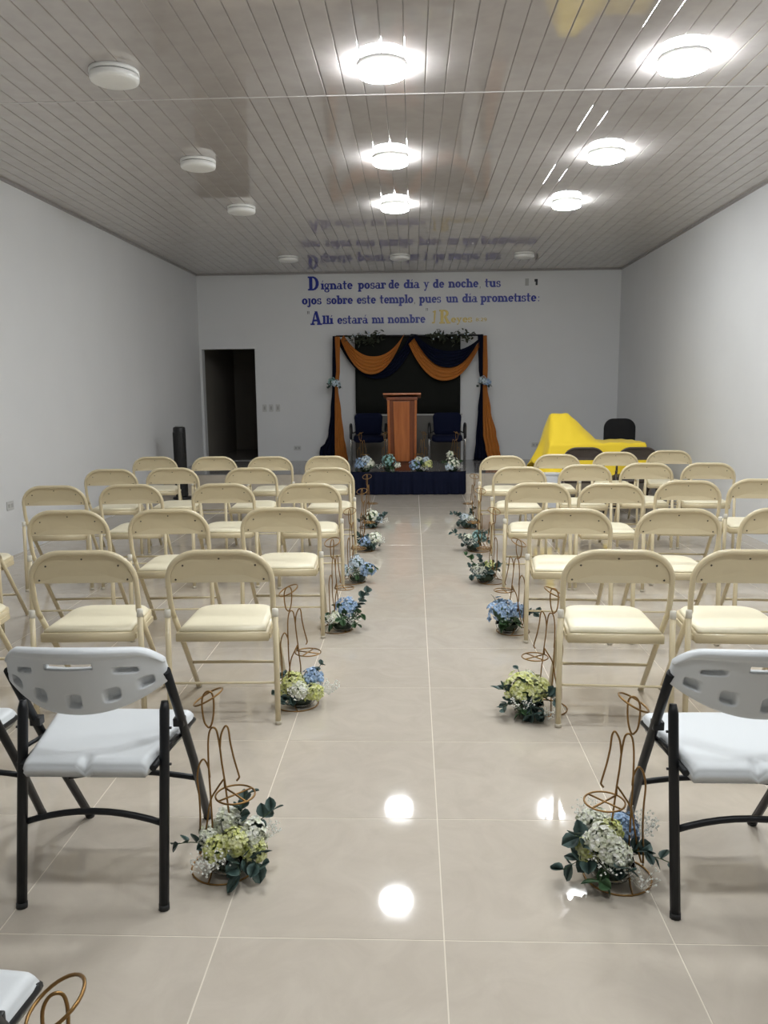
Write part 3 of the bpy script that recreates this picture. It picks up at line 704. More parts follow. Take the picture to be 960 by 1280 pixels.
def hydrangea(c, rad, n, m, parent, rnd):
    mb = MB(); ctr = Vector(c); rad *= 1.12
    for i in range(n):
        zf = 1 - (i + 0.5) / n * 1.6; a = i * 2.39996 + rnd.uniform(-0.4, 0.4); rr = math.sqrt(max(0, 1 - zf * zf))
        d = Vector((rr * math.cos(a), rr * math.sin(a), zf)).normalized(); p = ctr + d * rad * rnd.uniform(0.72, 1.08)
        d = (d + Vector((rnd.uniform(-0.5, 0.5), rnd.uniform(-0.5, 0.5), rnd.uniform(-0.3, 0.5)))).normalized()
        e1 = d.orthogonal().normalized(); sp = rnd.uniform(0, PI); e2 = d.cross(e1)
        e1, e2 = e1 * math.cos(sp) + e2 * math.sin(sp), e2 * math.cos(sp) - e1 * math.sin(sp)
        s = min(rad * rnd.uniform(0.24, 0.36), 0.017); dd = d * s * 0.35
        for ax, bx in ((e1, e2), (e2, -e1), (-e1, -e2), (-e2, e1)):
            mb.add([p, p + ax * s * 0.55 - bx * s * 0.5 + dd, p + ax * s * 1.05 - bx * s * 0.2 + dd * 0.7, p + ax * s * 1.05 + bx * s * 0.2 + dd * 0.7, p + ax * s * 0.55 + bx * s * 0.5 + dd], [(0, 1, 2, 3, 4)])
    o = mb.build('hydrangea_bloom', m, parent, normals=False)
    MB().ball(tuple(ctr), rad * 0.66, 10, 6).build('bloom_core', 'leafy', o)
    return o
def sprig(base, tip, nleaf, ln, m, parent, rnd, separate):
    B, Tp = Vector(base), Vector(tip); midp = (B + Tp) / 2 + Vector((0, 0, 0.02))
    path = [B * (1 - t) ** 2 + midp * 2 * t * (1 - t) + Tp * t * t for t in [i / 6 for i in range(7)]]
    mb = MB().tube(path, 0.0014, 4)
    jobs = []
    for i in range(nleaf):
        t = 0.30 + 0.70 * (i // 2) / max(1, (nleaf - 1) // 2); t = min(1, t)
        k = min(5, int(t * 6)); p = path[k] + (path[k + 1] - path[k]) * (t * 6 - k) if k < 6 else path[6]
        dr = (path[min(6, k + 1)] - path[max(0, k - 1)]).normalized()
        sd = dr.orthogonal().normalized(); sd = Matrix.Rotation(rnd.uniform(0, 6.28), 3, dr) @ sd
        if i % 2: sd = -sd
        jobs.append((p, orient(dr * 0.6 + sd + Vector((0, 0, 0.25)), rnd.uniform(-0.8, 0.8)), rnd.choice((0.85, 1.0, 1.15))))
    if separate:
        o = mb.build('eucalyptus_sprig', 'stem', parent)
        for p, q, s in jobs:
            l = put('leaf', leaf_mesh(ln * 1.12, ln * 0.92, m), o, p); l.rotation_mode = 'QUATERNION'; l.rotation_quaternion = q; l.scale = (s, s, s)
    else:
        vs, fs = leaf_geom(ln * 1.12, ln * 0.92)
        for p, q, s in jobs: mb.add([p + q @ (Vector(v) * s) for v in vs], fs, True)
        mb.build('eucalyptus_sprig', m, parent, normals=False)
def breath(c, n, spread, parent, rnd):
    mb = MB(); root = Vector(c)
    for i in range(n):
        a = rnd.uniform(0, 6.28); rr = spread * math.sqrt(rnd.random())
        p = root + Vector((rr * math.cos(a), rr * math.sin(a), rnd.uniform(0.0, spread * 0.75)))
        mb.octa(tuple(p), rnd.uniform(0.0026, 0.0048))
        if i % 3 == 0: mb.tube([root + Vector((0, 0, -0.02)), p], 0.0005, 3, cap=False)
    o = mb.build('baby_breath', 'breath', parent, normals=False); o['kind'] = 'stuff'
bowl_me = MB().lathe([(0.001, 0.0005), (0.048, 0.0005), (0.060, 0.012), (0.066, 0.035), (0.060, 0.056), (0.057, 0.056), (0.062, 0.035), (0.056, 0.014), (0.046, 0.004), (0.001, 0.004)], 24).mesh('glass_bowl', 'glass')
foam_me = MB().lathe([(0.001, 0.006), (0.042, 0.006), (0.053, 0.02), (0.055, 0.05), (0.04, 0.07), (0.001, 0.075)], 14).mesh('floral_foam', 'foam')
def flowers(x, y, z, rz, spec, label, near, seed, sc=1.0):
    rnd = random.Random(seed)
    t = thing('flower_arrangement', label, 'flowers', (x, y, z), rz, 'flower arrangements'); t.scale = (sc, sc, sc)
    put('glass_bowl', bowl_me, t); put('floral_foam', foam_me, t)
    for col, cx, cy, cz, rad in spec['blooms']: hydrangea((cx, cy, cz), rad, 80 if near else 44, col, t, rnd)
    for m, tip, nl, ln in spec['sprigs']: sprig((tip[0] * 0.25, tip[1] * 0.25, 0.06), tip, nl, ln, m, t, rnd, near)
    for m, nl, ln in spec.get('collar', ()):
        for k in range(nl):
            a = k * 2 * PI / nl + rnd.uniform(-0.3, 0.3); rr = rnd.uniform(0.075, 0.115)
            sprig((0.03 * math.cos(a), 0.03 * math.sin(a), 0.055), (rr * math.cos(a), rr * math.sin(a), rnd.uniform(0.035, 0.10)), 6, ln, m, t, rnd, near)
    for c, n, s in spec['breath']: breath(c, int(n * 1.6), s, t, rnd)

SPEC = {
 'L1': dict(blooms=[('h_green', -0.022, -0.03, 0.072, 0.036), ('h_green', 0.028, -0.036, 0.096, 0.034), ('h_white', 0.066, -0.005, 0.102, 0.036), ('h_white', 0.0, 0.02, 0.118, 0.038), ('h_green', 0.076, -0.03, 0.066, 0.030), ('h_white', -0.05, 0.0, 0.082, 0.032)],
            sprigs=[('euca', (0.045, 0.03, 0.20), 9, 0.036), ('euca', (0.115, 0.02, 0.155), 8, 0.036), ('euca', (-0.135, -0.03, 0.085), 8, 0.028), ('euca', (0.10, -0.075, 0.045), 9, 0.046), ('euca', (0.05, -0.095, 0.035), 7, 0.042)],
            breath=[((-0.05, -0.07, 0.04), 60, 0.05), ((0.09, 0.03, 0.08), 60, 0.05), ((0.0, -0.06, 0.06), 30, 0.06)]),
 'R1': dict(blooms=[('h_white', -0.03, -0.022, 0.112, 0.040), ('h_white', 0.0, -0.04, 0.082, 0.035), ('h_green', -0.07, -0.01, 0.082, 0.032), ('h_blue', 0.04, 0.03, 0.116, 0.036), ('h_white', -0.04, 0.04, 0.126, 0.036), ('h_green', -0.005, 0.0, 0.125, 0.028)],
            sprigs=[('euca', (-0.105, -0.02, 0.125), 9, 0.042), ('euca', (-0.14, -0.06, 0.05), 8, 0.044), ('leafy', (-0.05, -0.09, 0.035), 8, 0.046), ('euca', (0.085, -0.03, 0.085), 7, 0.040), ('euca', (0.15, -0.02, 0.05), 10, 0.030), ('euca', (0.02, -0.085, 0.06), 7, 0.042)],
            breath=[((-0.02, -0.06, 0.06), 60, 0.055), ((0.09, 0.06, 0.10), 70, 0.055), ((-0.04, 0.05, 0.13), 60, 0.06), ((0.06, -0.08, 0.03), 25, 0.05)]),
 'L2': dict(blooms=[('h_green', -0.03, -0.02, 0.098, 0.040), ('h_white', 0.0, -0.045, 0.078, 0.034), ('h_blue', 0.05, 0.02, 0.108, 0.038), ('h_green', 0.058, -0.035, 0.062, 0.034), ('h_green', -0.065, -0.02, 0.065, 0.03)],
            sprigs=[('euca', (0.085, 0.02, 0.165), 6, 0.030), ('euca', (-0.10, -0.03, 0.06), 8, 0.032), ('euca', (-0.05, -0.085, 0.035), 8, 0.034), ('euca', (-0.07, 0.02, 0.12), 6, 0.028)],
            breath=[((0.12, 0.0, 0.06), 60, 0.055), ((0.0, -0.07, 0.06), 40, 0.05)]),
 'R2': dict(blooms=[('h_green', -0.025, 0.0, 0.098, 0.060), ('h_green', 0.035, 0.02, 0.090, 0.046), ('h_white', 0.0, 0.03, 0.13, 0.03)],
            sprigs=[('euca', (-0.125, -0.01, 0.10), 7, 0.036), ('euca', (-0.11, -0.06, 0.04), 8, 0.034), ('euca', (0.0, -0.105, 0.03), 10, 0.046), ('euca', (0.05, -0.10, 0.025), 9, 0.042), ('euca', (0.105, -0.03, 0.07), 9, 0.038), ('leafy', (-0.05, -0.095, 0.03), 8, 0.04), ('euca', (-0.04, 0.02, 0.175), 5, 0.026)],
            breath=[((-0.03, -0.075, 0.05), 40, 0.05), ((0.07, -0.085, 0.02), 25, 0.045)]),
 'L3': dict(blooms=[('h_blue', 0.02, 0.02, 0.105, 0.050), ('h_white', -0.04, -0.04, 0.07, 0.03)],
            sprigs=[('euca', (0.13, 0.02, 0.19), 12, 0.036), ('leafy', (0.10, -0.03, 0.09), 8, 0.032)], collar=[('leafy', 8, 0.032)],
            breath=[((-0.06, -0.05, 0.05), 45, 0.05), ((0.05, -0.06, 0.06), 30, 0.05)]),
 'R3': dict(blooms=[('h_blue', -0.035, -0.01, 0.105, 0.062), ('h_blue', 0.045, 0.02, 0.095, 0.040)],
            sprigs=[('euca', (-0.08, 0.01, 0.18), 5, 0.022), ('euca', (0.15, 0.0, 0.09), 10, 0.030), ('leafy', (-0.02, -0.09, 0.05), 9, 0.046), ('leafy', (0.03, -0.085, 0.06), 7, 0.044)],
            breath=[((0.0, -0.06, 0.06), 15, 0.04)]),
 'L4': dict(blooms=[('h_pale', -0.01, 0.0, 0.12, 0.045), ('h_blue', 0.065, -0.01, 0.075, 0.045), ('h_pale', -0.06, -0.01, 0.075, 0.038)],
            sprigs=[('leafy', (-0.02, -0.07, 0.10), 8, 0.030)], collar=[('leafy', 7, 0.030)], breath=[((-0.02, -0.06, 0.06), 50, 0.06)]),
 'R4': dict(blooms=[('h_green', 0.03, 0.02, 0.09, 0.036), ('h_white', -0.05, 0.0, 0.075, 0.034)],
            sprigs=[('leafy', (-0.13, 0.0, 0.17), 10, 0.032), ('euca', (-0.06, -0.03, 0.18), 10, 0.030), ('euca', (0.12, 0.0, 0.12), 8, 0.030)], collar=[('euca', 9, 0.034)],
            breath=[((-0.05, -0.05, 0.06), 50, 0.06)]),
 'L5': dict(blooms=[('h_white', 0.055, 0.0, 0.09, 0.048), ('h_blue', -0.02, -0.03, 0.065, 0.038)], sprigs=[('euca', (-0.10, 0.0, 0.12), 10, 0.034)], collar=[('euca', 8, 0.034)],
            breath=[((0.08, -0.02, 0.06), 50, 0.055)]),
 'R5': dict(blooms=[('h_white', -0.04, 0.0, 0.085, 0.034), ('h_teal', 0.04, 0.0, 0.10, 0.046)], sprigs=[('euca', (-0.16, 0.0, 0.14), 10, 0.030), ('euca', (0.06, -0.02, 0.14), 10, 0.04), ('euca', (0.13, 0.05, 0.13), 8, 0.03)], collar=[('euca', 10, 0.036)],
            breath=[((-0.03, -0.06, 0.06), 50, 0.06)]),
 'L6': dict(blooms=[('h_white', 0.0, 0.0, 0.10, 0.058), ('h_pale', 0.05, 0.0, 0.075, 0.04)], sprigs=[('euca', (0.12, 0.0, 0.11), 10, 0.034), ('euca', (-0.11, 0.0, 0.07), 8, 0.034)], collar=[('euca', 8, 0.034)],
            breath=[((0.10, 0.0, 0.05), 40, 0.055)]),
 'R6': dict(blooms=[('h_pale', -0.03, 0.0, 0.085, 0.036), ('h_white', 0.03, -0.02, 0.075, 0.034)], sprigs=[('euca', (-0.14, 0.0, 0.13), 10, 0.032), ('euca', (0.05, 0.02, 0.17), 10, 0.036)], collar=[('euca', 10, 0.036)],
            breath=[((0.0, -0.06, 0.06), 50, 0.06)]),
 'S1': dict(blooms=[('h_blue', -0.05, -0.02, 0.10, 0.060), ('h_white', 0.055, 0.0, 0.10, 0.052), ('h_pale', 0.01, -0.02, 0.15, 0.042)], sprigs=[('leafy', (0.05, -0.07, 0.05), 8, 0.04), ('euca', (-0.10, 0.0, 0.05), 6, 0.034)], breath=[((0.02, -0.06, 0.05), 30, 0.05)]),
 'S2': dict(blooms=[('h_teal', -0.01, 0.0, 0.13, 0.075), ('h_white', 0.09, -0.02, 0.08, 0.032)], sprigs=[('leafy', (0.04, -0.08, 0.05), 8, 0.042), ('euca', (-0.19, 0.0, 0.06), 8, 0.03)], breath=[((-0.12, 0.0, 0.06), 25, 0.05), ((0.03, -0.06, 0.02), 20, 0.03)]),
 'S3': dict(blooms=[('h_blue', -0.065, -0.02, 0.08, 0.060), ('h_green', 0.085, -0.01, 0.09, 0.048), ('h_white', -0.02, 0.0, 0.14, 0.038), ('h_pale', 0.07, 0.0, 0.14, 0.034)], sprigs=[('leafy', (0.01, -0.06, 0.11), 10, 0.046)], breath=[((0.04, -0.06, 0.04), 40, 0.05)]),
 'S4': dict(blooms=[('h_white', 0.0, -0.01, 0.10, 0.070), ('h_white', -0.03, 0.0, 0.20, 0.036), ('h_pale', -0.04, -0.03, 0.06, 0.042)], sprigs=[('leafy', (0.10, 0.0, 0.12), 8, 0.04), ('leafy', (-0.11, 0.0, 0.10), 8, 0.038)], breath=[((0.07, -0.03, 0.05), 40, 0.05)]),
}
LS = [(-0.580, 2.225), (-0.520, 3.50), (-0.448, 4.665), (-0.44, 5.88), (-0.425, 7.07), (-0.450, 8.28)]
RS = [(0.602, 2.20), (0.595, 3.46), (0.595, 4.63), (0.585, 5.87), (0.59, 7.05), (0.625, 8.24)]
nth = ['in the pair nearest the camera', 'second pair from the camera', 'third pair from the camera', 'fourth pair from the camera', 'fifth pair from the camera', 'pair nearest the stage']
fl_lab = {'L1': 'green and white hydrangeas with drooping eucalyptus, left of the aisle nearest the camera', 'L2': 'lime and blue hydrangeas with baby breath left of the aisle, second from camera',
 'L3': 'blue hydrangea with a tall dark eucalyptus sprig, left of the aisle', 'L4': 'pale blue and white hydrangeas left of the aisle, fourth from camera', 'L5': 'creamy hydrangea with blue, left of the aisle, fifth from camera', 'L6': 'white hydrangea cluster left of the aisle, nearest the stage',
 'R1': 'white and blue flowers with large green leaves, right of the aisle nearest the camera', 'R2': 'large lime green hydrangea with dark leaves below, right of the aisle', 'R3': 'bright blue hydrangea with dark leaves right of the aisle, third from camera',
 'R4': 'loose leafy arrangement with a lime bloom right of the aisle, fourth from camera', 'R5': 'dark green leafy arrangement right of the aisle, fifth from camera', 'R6': 'green and white leafy arrangement right of the aisle, nearest the stage'}
rots = [(0, 4), (25, -8), (62, 12), (66, 40), (70, 55), (74, 50)]
for k in range(6):
    x, y = LS[k]; stand(x - (0.02 if k else 0), y, 0, 1, rots[k][0], 'brass wire figure stand left of the aisle, ' + nth[k])
    fx = 0.02 if k == 0 else (0.0 if k == 1 else 0.02)
    flowers(x + fx, y - 0.01, 0.006, 0, SPEC['L%d' % (k + 1)], fl_lab['L%d' % (k + 1)], k < 2, 10 + k, 1.08 if k < 2 else 1.15)
    x, y = RS[k]; stand(x, y, 0, -1, -rots[k][1] - (18 if k else 0), 'brass wire figure stand right of the aisle, ' + nth[k])
    fx = (-0.02, -0.085, -0.03, -0.04, -0.05, -0.05)[k]
    flowers(x + fx, y - (0.05 if k == 1 else 0.0), 0.006, 0, SPEC['R%d' % (k + 1)], fl_lab['R%d' % (k + 1)], k < 2, 30 + k, 1.08 if k < 2 else 1.15)
stand(-0.505, 1.045, 0, 1, 20, 'brass wire figure stand cut off at the bottom left corner')
sp_lab = ['leftmost', 'second from left', 'third from left', 'rightmost']
fs_lab = ['blue and white flowers at the left end of the navy skirted step', 'teal green flower ball just left of the lectern foot', 'blue, white and lime flowers just right of the lectern foot', 'white flowers at the right end of the navy skirted step']
for k, x in enumerate((-0.665, -0.325, 0.105, 0.555)):
    stand(x - 0.04 * (k < 2) + 0.03 * (k > 1), YP + 0.16, ZP, 1 if k < 2 else -1, (-10, 30, -30, 12)[k], 'brass wire figure stand on the stage edge, %s of four' % sp_lab[k])
    flowers(x, YP + 0.08, ZP + 0.006, 0, SPEC['S%d' % (k + 1)], fs_lab[k], False, 60 + k, 1.2)

# ------------------------------------------------------------------ stage skirt: navy cloth hung over the platform edge
def skirt(u, v):
    x = -0.855 + 1.585 * u
    fold = math.sin(x * 46) * 0.5 + math.sin(x * 83 + 1) * 0.3 + math.sin(x * 21) * 0.4
    ed = min(1, (1 - abs(2 * u - 1)) / 0.03)
    if v < 0.25:
        t = v / 0.25; y = YP + 0.05 - 0.075 * t; z = ZP + 0.010 + 0.010 * (0.5 + 0.5 * fold) * (1 - t * 0.3)
    else:
        t = (v - 0.25) / 0.75; y = YP - 0.025 - 0.022 * min(1, t * 3) - (0.012 + 0.010 * t) * (fold + 1) - 0.02 * t
        z = (ZP + 0.012) * (1 - t) + 0.004 + 0.006 * (1 - ed) * 4
    return (x, y + (1 - ed) * 0.03 * (v > 0.25), z)
o = MB().grid(skirt, 150, 24).build('stage_skirt', 'navy'); solid(o, 0.004)
tag(o, 'navy gathered cloth skirt hung over the front of the stage step', 'cloth')

# ------------------------------------------------------------------ backdrop: frame, cloths, swags, garlands
YD = 12.84
fr = thing('backdrop_frame', 'dark metal backdrop frame behind the navy and amber drapes', 'frame', (0, YD + 0.06, ZP))
for x in (-1.21, 1.10):
    MB().tube([(x, 0, 0.0), (x, 0, 2.0)], 0.016, 8).build('post', 'black_tube', fr)
    MB().box(x - 0.12, -0.03, 0.0005, x + 0.12, 0.15, 0.010).build('base_plate', 'black_tube', fr)
MB().tube([(-1.21, 0, 1.995), (1.10, 0, 1.985)], 0.014, 8).build('crossbar', 'black_tube', fr)
def bcl(u, v): return (-0.918 + 1.684 * u, YD + 0.125 + 0.004 * math.sin(u * 40) * v, 2.30 - 0.012 * u - v * 1.24)
o = MB().grid(bcl, 40, 6).build('backdrop_cloth', 'black_cloth'); solid(o, 0.004); tag(o, 'plain black cloth hanging behind the lectern', 'backdrop')
def drape(name, m, keys, ydep, label, nf, amp):
    # keys: (z, x0, x1) from top to bottom
    def fn(u, v):
        z = keys[0][0] + (keys[-1][0] - keys[0][0]) * v
        for (za, a0, a1), (zb, b0, b1) in zip(keys[:-1], keys[1:]):
            if za >= z >= zb - 1e-6:
                t = (za - z) / (za - zb); t = t * t * (3 - 2 * t); x0 = a0 + (b0 - a0) * t; x1 = a1 + (b1 - a1) * t; break
        wd = x1 - x0
        return (x0 + wd * u, ydep - amp * (0.4 + wd / 0.3) * math.sin(u * nf * 2 * PI + 0.8 * math.sin(v * 3)) - 0.03 * math.sin(PI * u), z)
    o = MB().grid(fn, nf * 10, 36).build(name, m); solid(o, 0.004); return tag(o, label, 'drape', 'backdrop drapes')
drape('drape', 'navy', [(2.285, -1.262, -1.185), (1.75, -1.276, -1.185), (1.555, -1.285, -1.20), (1.474, -1.283, -1.20), (1.095, -1.315, -1.20), (0.719, -1.36, -1.19), (0.61, -1.405, -1.18), (0.50, -1.505, -1.16), (0.305, -1.52, -1.14)], YD + 0.03, 'navy drape on the left post of the backdrop', 5, 0.014)
drape('drape', 'orange', [(2.27, -1.218, -1.142), (1.75, -1.207, -1.150), (1.555, -1.228, -1.170), (1.474, -1.232, -1.185), (1.095, -1.241, -1.142), (0.719, -1.248, -1.104), (0.50, -1.252, -1.07), (0.305, -1.255, -1.04)], YD - 0.045, 'amber drape on the left post of the backdrop', 4, 0.012)
drape('drape', 'navy', [(2.27, 1.032, 1.125), (1.75, 1.050, 1.135), (1.555, 1.078, 1.15), (1.474, 1.078, 1.15), (1.095, 1.042, 1.16), (0.62, 1.014, 1.19), (0.305, 0.985, 1.24)], YD + 0.03, 'navy drape on the right post of the backdrop', 4, 0.014)
drape('drape', 'orange', [(2.262, 1.112, 1.168), (1.75, 1.112, 1.185), (1.555, 1.112, 1.178), (1.474, 1.114, 1.180), (1.095, 1.116, 1.24), (0.719, 1.122, 1.33), (0.50, 1.16, 1.38), (0.305, 1.205, 1.42)], YD - 0.045, 'amber drape on the right post of the backdrop', 4, 0.012)
def swag(m, L0, L1, R0, R1, sag0, sag1, y, label, nf, amp, skew=0.0):
    # L0/L1, R0/R1: (x, z) of upper and lower hem ends; sag of upper and lower hem
    def fn(u, v):
        a = (L0[0] + (L1[0] - L0[0]) * v, L0[1] + (L1[1] - L0[1]) * v); b = (R0[0] + (R1[0] - R0[0]) * v, R0[1] + (R1[1] - R0[1]) * v)
        uu = u + skew * math.sin(PI * u) * v
        sg = sag0 + (sag1 - sag0) * v
        x = a[0] + (b[0] - a[0]) * uu; z = a[1] + (b[1] - a[1]) * uu - sg * (1 - abs(2 * u - 1) ** 2.2)
        return (x, y - 0.05 * math.sin(PI * u) + amp * math.sin(v * nf * 2 * PI), z)
    o = MB().grid(fn, 48, nf * 10).build('swag', m); solid(o, 0.004); return tag(o, label, 'swag', 'backdrop swags')
swag('navy', (-1.17, 2.285), (-1.19, 2.20), (-0.02, 2.31), (0.085, 2.30), 0.47, 0.64, YD + 0.088, 'navy swag under the left half of the backdrop bar', 4, 0.012, 0.02)
swag('orange', (-1.085, 2.295), (-1.13, 2.22), (-0.12, 2.31), (-0.145, 2.27), 0.345, 0.565, YD - 0.02, 'amber swag under the left half of the backdrop bar', 5, 0.012)
swag('orange', (0.03, 2.24), (-0.06, 2.15), (1.08, 2.23), (1.10, 2.19), 0.44, 0.60, YD + 0.035, 'amber swag under the right half of the backdrop bar', 4, 0.012)
swag('navy', (0.045, 2.30), (0.03, 2.26), (1.12, 2.285), (1.05, 2.20), 0.26, 0.455, YD - 0.02, 'navy swag under the right half of the backdrop bar', 5, 0.012)
def garland(x0, x1, label, seed):
    rnd = random.Random(seed); t = thing('garland', label, 'garland', (x0, YD - 0.06, 2.29))
    L = x1 - x0
    MB().tube([(0, 0.03, 0), (L * 0.3, -0.005, -0.02), (L * 0.7, 0.005, 0.0), (L, 0.03, 0.0)], 0.006, 5).build('branch', 'olive', t)
    mb = MB(); vs, fs = leaf_geom(0.075, 0.034); fl = MB()
    for i in range(90):
        p = Vector((rnd.uniform(0.04, L - 0.04), rnd.uniform(-0.035, 0.02), rnd.gauss(-0.035, 0.045)))
        q = orient((rnd.uniform(-1, 1), rnd.uniform(-0.6, 0.2), rnd.uniform(-0.9, 0.6)), rnd.uniform(-1, 1))
        mb.add([p + q @ Vector(v) for v in vs], fs, True)
    for i in range(9): fl.ball((rnd.uniform(0.08, L - 0.08), -0.05, rnd.gauss(-0.02, 0.03)), 0.012, 6, 4)
    o = mb.build('foliage', 'olive', t, normals=False); o['kind'] = 'stuff'
    o = fl.build('blossoms', 'h_pale', t); o['kind'] = 'stuff'
garland(-1.06, -0.42, 'olive green leaf garland on the left of the backdrop bar', 3)
garland(0.20, 0.98, 'olive green leaf garland on the right of the backdrop bar', 4)
for x, lb, cols, sd in ((-1.235, 'left', ('h_teal', 'h_pale'), 1), (1.135, 'right', ('h_pale', 'h_blue'), 2)):
    rnd = random.Random(sd); t = thing('flower_tieback', 'pale blue flower cluster tying the %s pair of drapes' % lb, 'flowers', (x, YD - 0.11, 1.545), 0, 'drape tiebacks')
    hydrangea((-0.03, 0, 0.02), 0.06, 50, cols[0], t, rnd); hydrangea((0.035, 0, -0.01), 0.055, 46, cols[1], t, rnd); hydrangea((0.0, -0.03, 0.0), 0.04, 36, 'h_pale', t, rnd)
    sprig((0, 0, 0), (-0.10, -0.02, -0.05), 7, 0.05, 'euca', t, rnd, False); sprig((0, 0, 0), (0.09, -0.02, -0.06), 7, 0.05, 'euca', t, rnd, False)
    MB().tube([(0.075 * math.cos(a), 0.09 + 0.075 * math.sin(a), 0) for a in [i * PI / 8 for i in range(16)]], 0.012, 6, True).build('band', 'navy', t)

# ------------------------------------------------------------------ lectern
pd = thing('lectern', 'reddish wooden lectern with flared slanted top on the stage edge', 'lectern', (-0.148, YP + 0.40, ZP))
MB().box(-0.265, -0.20, 0, 0.265, 0.24, 0.026).build('top_board', 'wood', pd, bevel=0.006); KIDS(pd)[-1].location = (0, 0, 1.052); KIDS(pd)[-1].rotation_euler = (math.radians(-7), 0, 0)
tb = MB().box(-0.22, -0.15, 1.0, 0.22, 0.19, 1.045).build('top_moulding', 'wood_dark', pd, bevel=0.008)
def loftbox(levels):
    mb = MB(); vs = []
    for x0, x1, y0, y1_, z in levels: vs += [(x0, y0, z), (x1, y0, z), (x1, y1_, z), (x0, y1_, z)]
    n = len(levels); fs = [(3, 2, 1, 0), tuple((n - 1) * 4 + k for k in range(4))]
    for i in range(n - 1): fs += [(i * 4 + k, i * 4 + (k + 1) % 4, (i + 1) * 4 + (k + 1) % 4, (i + 1) * 4 + k) for k in range(4)]
    return mb.add(vs, fs)
loftbox([(-0.175, 0.175, -0.08, 0.16, 0.10), (-0.200, 0.200, -0.12, 0.17, 1.0)]).build('body', 'wood_dark', pd, bevel=0.004)
loftbox([(-0.105, 0.105, -0.115, -0.085, 0.14), (-0.125, 0.105, -0.150, -0.12, 0.985)]).build('front_panel', 'wood', pd, bevel=0.004)
for s in (-1, 1): loftbox([(s * 0.183 - 0.016, s * 0.183 + 0.016, -0.105, -0.075, 0.10), (s * 0.193 - 0.016, s * 0.193 + 0.016, -0.145, -0.115, 1.0)]).build('corner_post', 'wood', pd, bevel=0.003)
MB().box(-0.115, -0.06, 0.0005, 0.115, 0.12, 0.102).build('foot_block', 'wood_dark', pd, bevel=0.004)

# ------------------------------------------------------------------ padded armchairs
def rounded_panel(w_, z0, z1, rad, y0, y1_, bow, taper=0.0, n=6):
    pts = []
    for cx, cz, a0 in ((w_/2 - rad, z1 - rad, 0), (-w_/2 + rad, z1 - rad, 90), (-w_/2 + rad + taper, z0 + rad, 180), (w_/2 - rad - taper, z0 + rad, 270)):
        pts += arc(cx, cz, rad, a0, a0 + 90, n)
    cz = (z0 + z1) / 2; k = len(pts); mb = MB(); vs = []
    lv = [(0.96, y0), (1.0, y0 + (y1_ - y0) * 0.3), (1.0, y1_ - (y1_ - y0) * 0.3), (0.96, y1_), (0.5, y1_ + 0.006), ]
    lv = [(0.5, y0 - 0.006)] + lv
    for s, y in lv: vs += [(x * s, y + bow * (x * s / (w_/2)) ** 2, cz + (z - cz) * s) for x, z in pts]
    fs = [tuple(reversed(range(k))), tuple((len(lv) - 1) * k + q for q in range(k))]
    for i in range(len(lv) - 1): fs += [(i * k + q, i * k + (q + 1) % k, (i + 1) * k + (q + 1) % k, (i + 1) * k + q) for q in range(k)]
    return mb.add(vs, fs, True)
def armchair(up, tube, label, loc, rz, sc=1.0):     # faces -y
    t = thing('office_chair', label, 'chair', loc, rz); t.scale = (sc, sc, sc)
    rounded_panel(0.44, 0.44, 0.79, 0.07, 0.20, 0.25, -0.03, 0.015).build('backrest', up, t)
    sb = MB(); vs = []; pts = []
    for cx, cy, a0 in ((0.15, 0.13, 0), (-0.15, 0.13, 90), (-0.15, -0.15, 180), (0.15, -0.15, 270)): pts += arc(cx, cy, 0.08, a0, a0 + 90, 5)
    k = len(pts); lv = [(0.92, 0.375), (1.0, 0.395), (1.0, 0.435), (0.95, 0.452), (0.5, 0.458)]
    for s, z in lv: vs += [(x * s, y * s, z - 0.02 * max(0, -y * s - 0.12) / 0.1) for x, y in pts]
    fs = [tuple(reversed(range(k))), tuple((len(lv) - 1) * k + q for q in range(k))]
    for i in range(len(lv) - 1): fs += [(i * k + q, i * k + (q + 1) % k, (i + 1) * k + (q + 1) % k, (i + 1) * k + q) for q in range(k)]
    sb.add(vs, fs, True).build('seat', up, t)
    for s in (-1, 1):
        fl = MB().tube([(s * 0.272, -0.20, 0.0), (s * 0.272, -0.19, 0.36), (s * 0.272, -0.185, 0.44)], 0.011, 8).build('leg', tube, t)
        bl = MB().tube([(s * 0.265, 0.26, 0.0), (s * 0.268, 0.19, 0.38), (s * 0.265, 0.20, 0.50)], 0.011, 8).build('leg', tube, t)
        MB().tube([(s * 0.272, -0.185, 0.40), (s * 0.272, 0.19, 0.40)], 0.010, 8).build('side_rail', tube, t)
        MB().tube(smooth_path([(s * 0.272, -0.185, 0.42), (s * 0.272, -0.19, 0.52), (s * 0.274, -0.15, 0.60), (s * 0.274, 0.0, 0.625), (s * 0.27, 0.17, 0.60), (s * 0.265, 0.20, 0.48)], 4), 0.019, 8).build('armrest', 'black_pl', t)
        MB().tube([(s * 0.255, 0.19, 0.48), (s * 0.20, 0.225, 0.50)], 0.010, 6).build('bracket', 'black_pl', t)
    for y in (-0.16, 0.17): MB().tube([(-0.272, y, 0.385), (0.272, y, 0.385)], 0.009, 6).build('cross_rail', tube, t)
armchair('navy_up', 'chrome', 'navy padded armchair with chrome legs left of the lectern', (-0.675, 12.25, ZP), 0.06)
armchair('navy_up', 'chrome', 'navy padded armchair with chrome legs right of the lectern', (0.525, 12.25, ZP), -0.04)
armchair('black_fab', 'black_tube', 'black padded chair behind the right end of the yellow table', (2.80, 10.70, 0.0), 0.1, 1.0)
bk = [o for o in bpy.data.objects if o.get('label', '').startswith('black padded')][0]
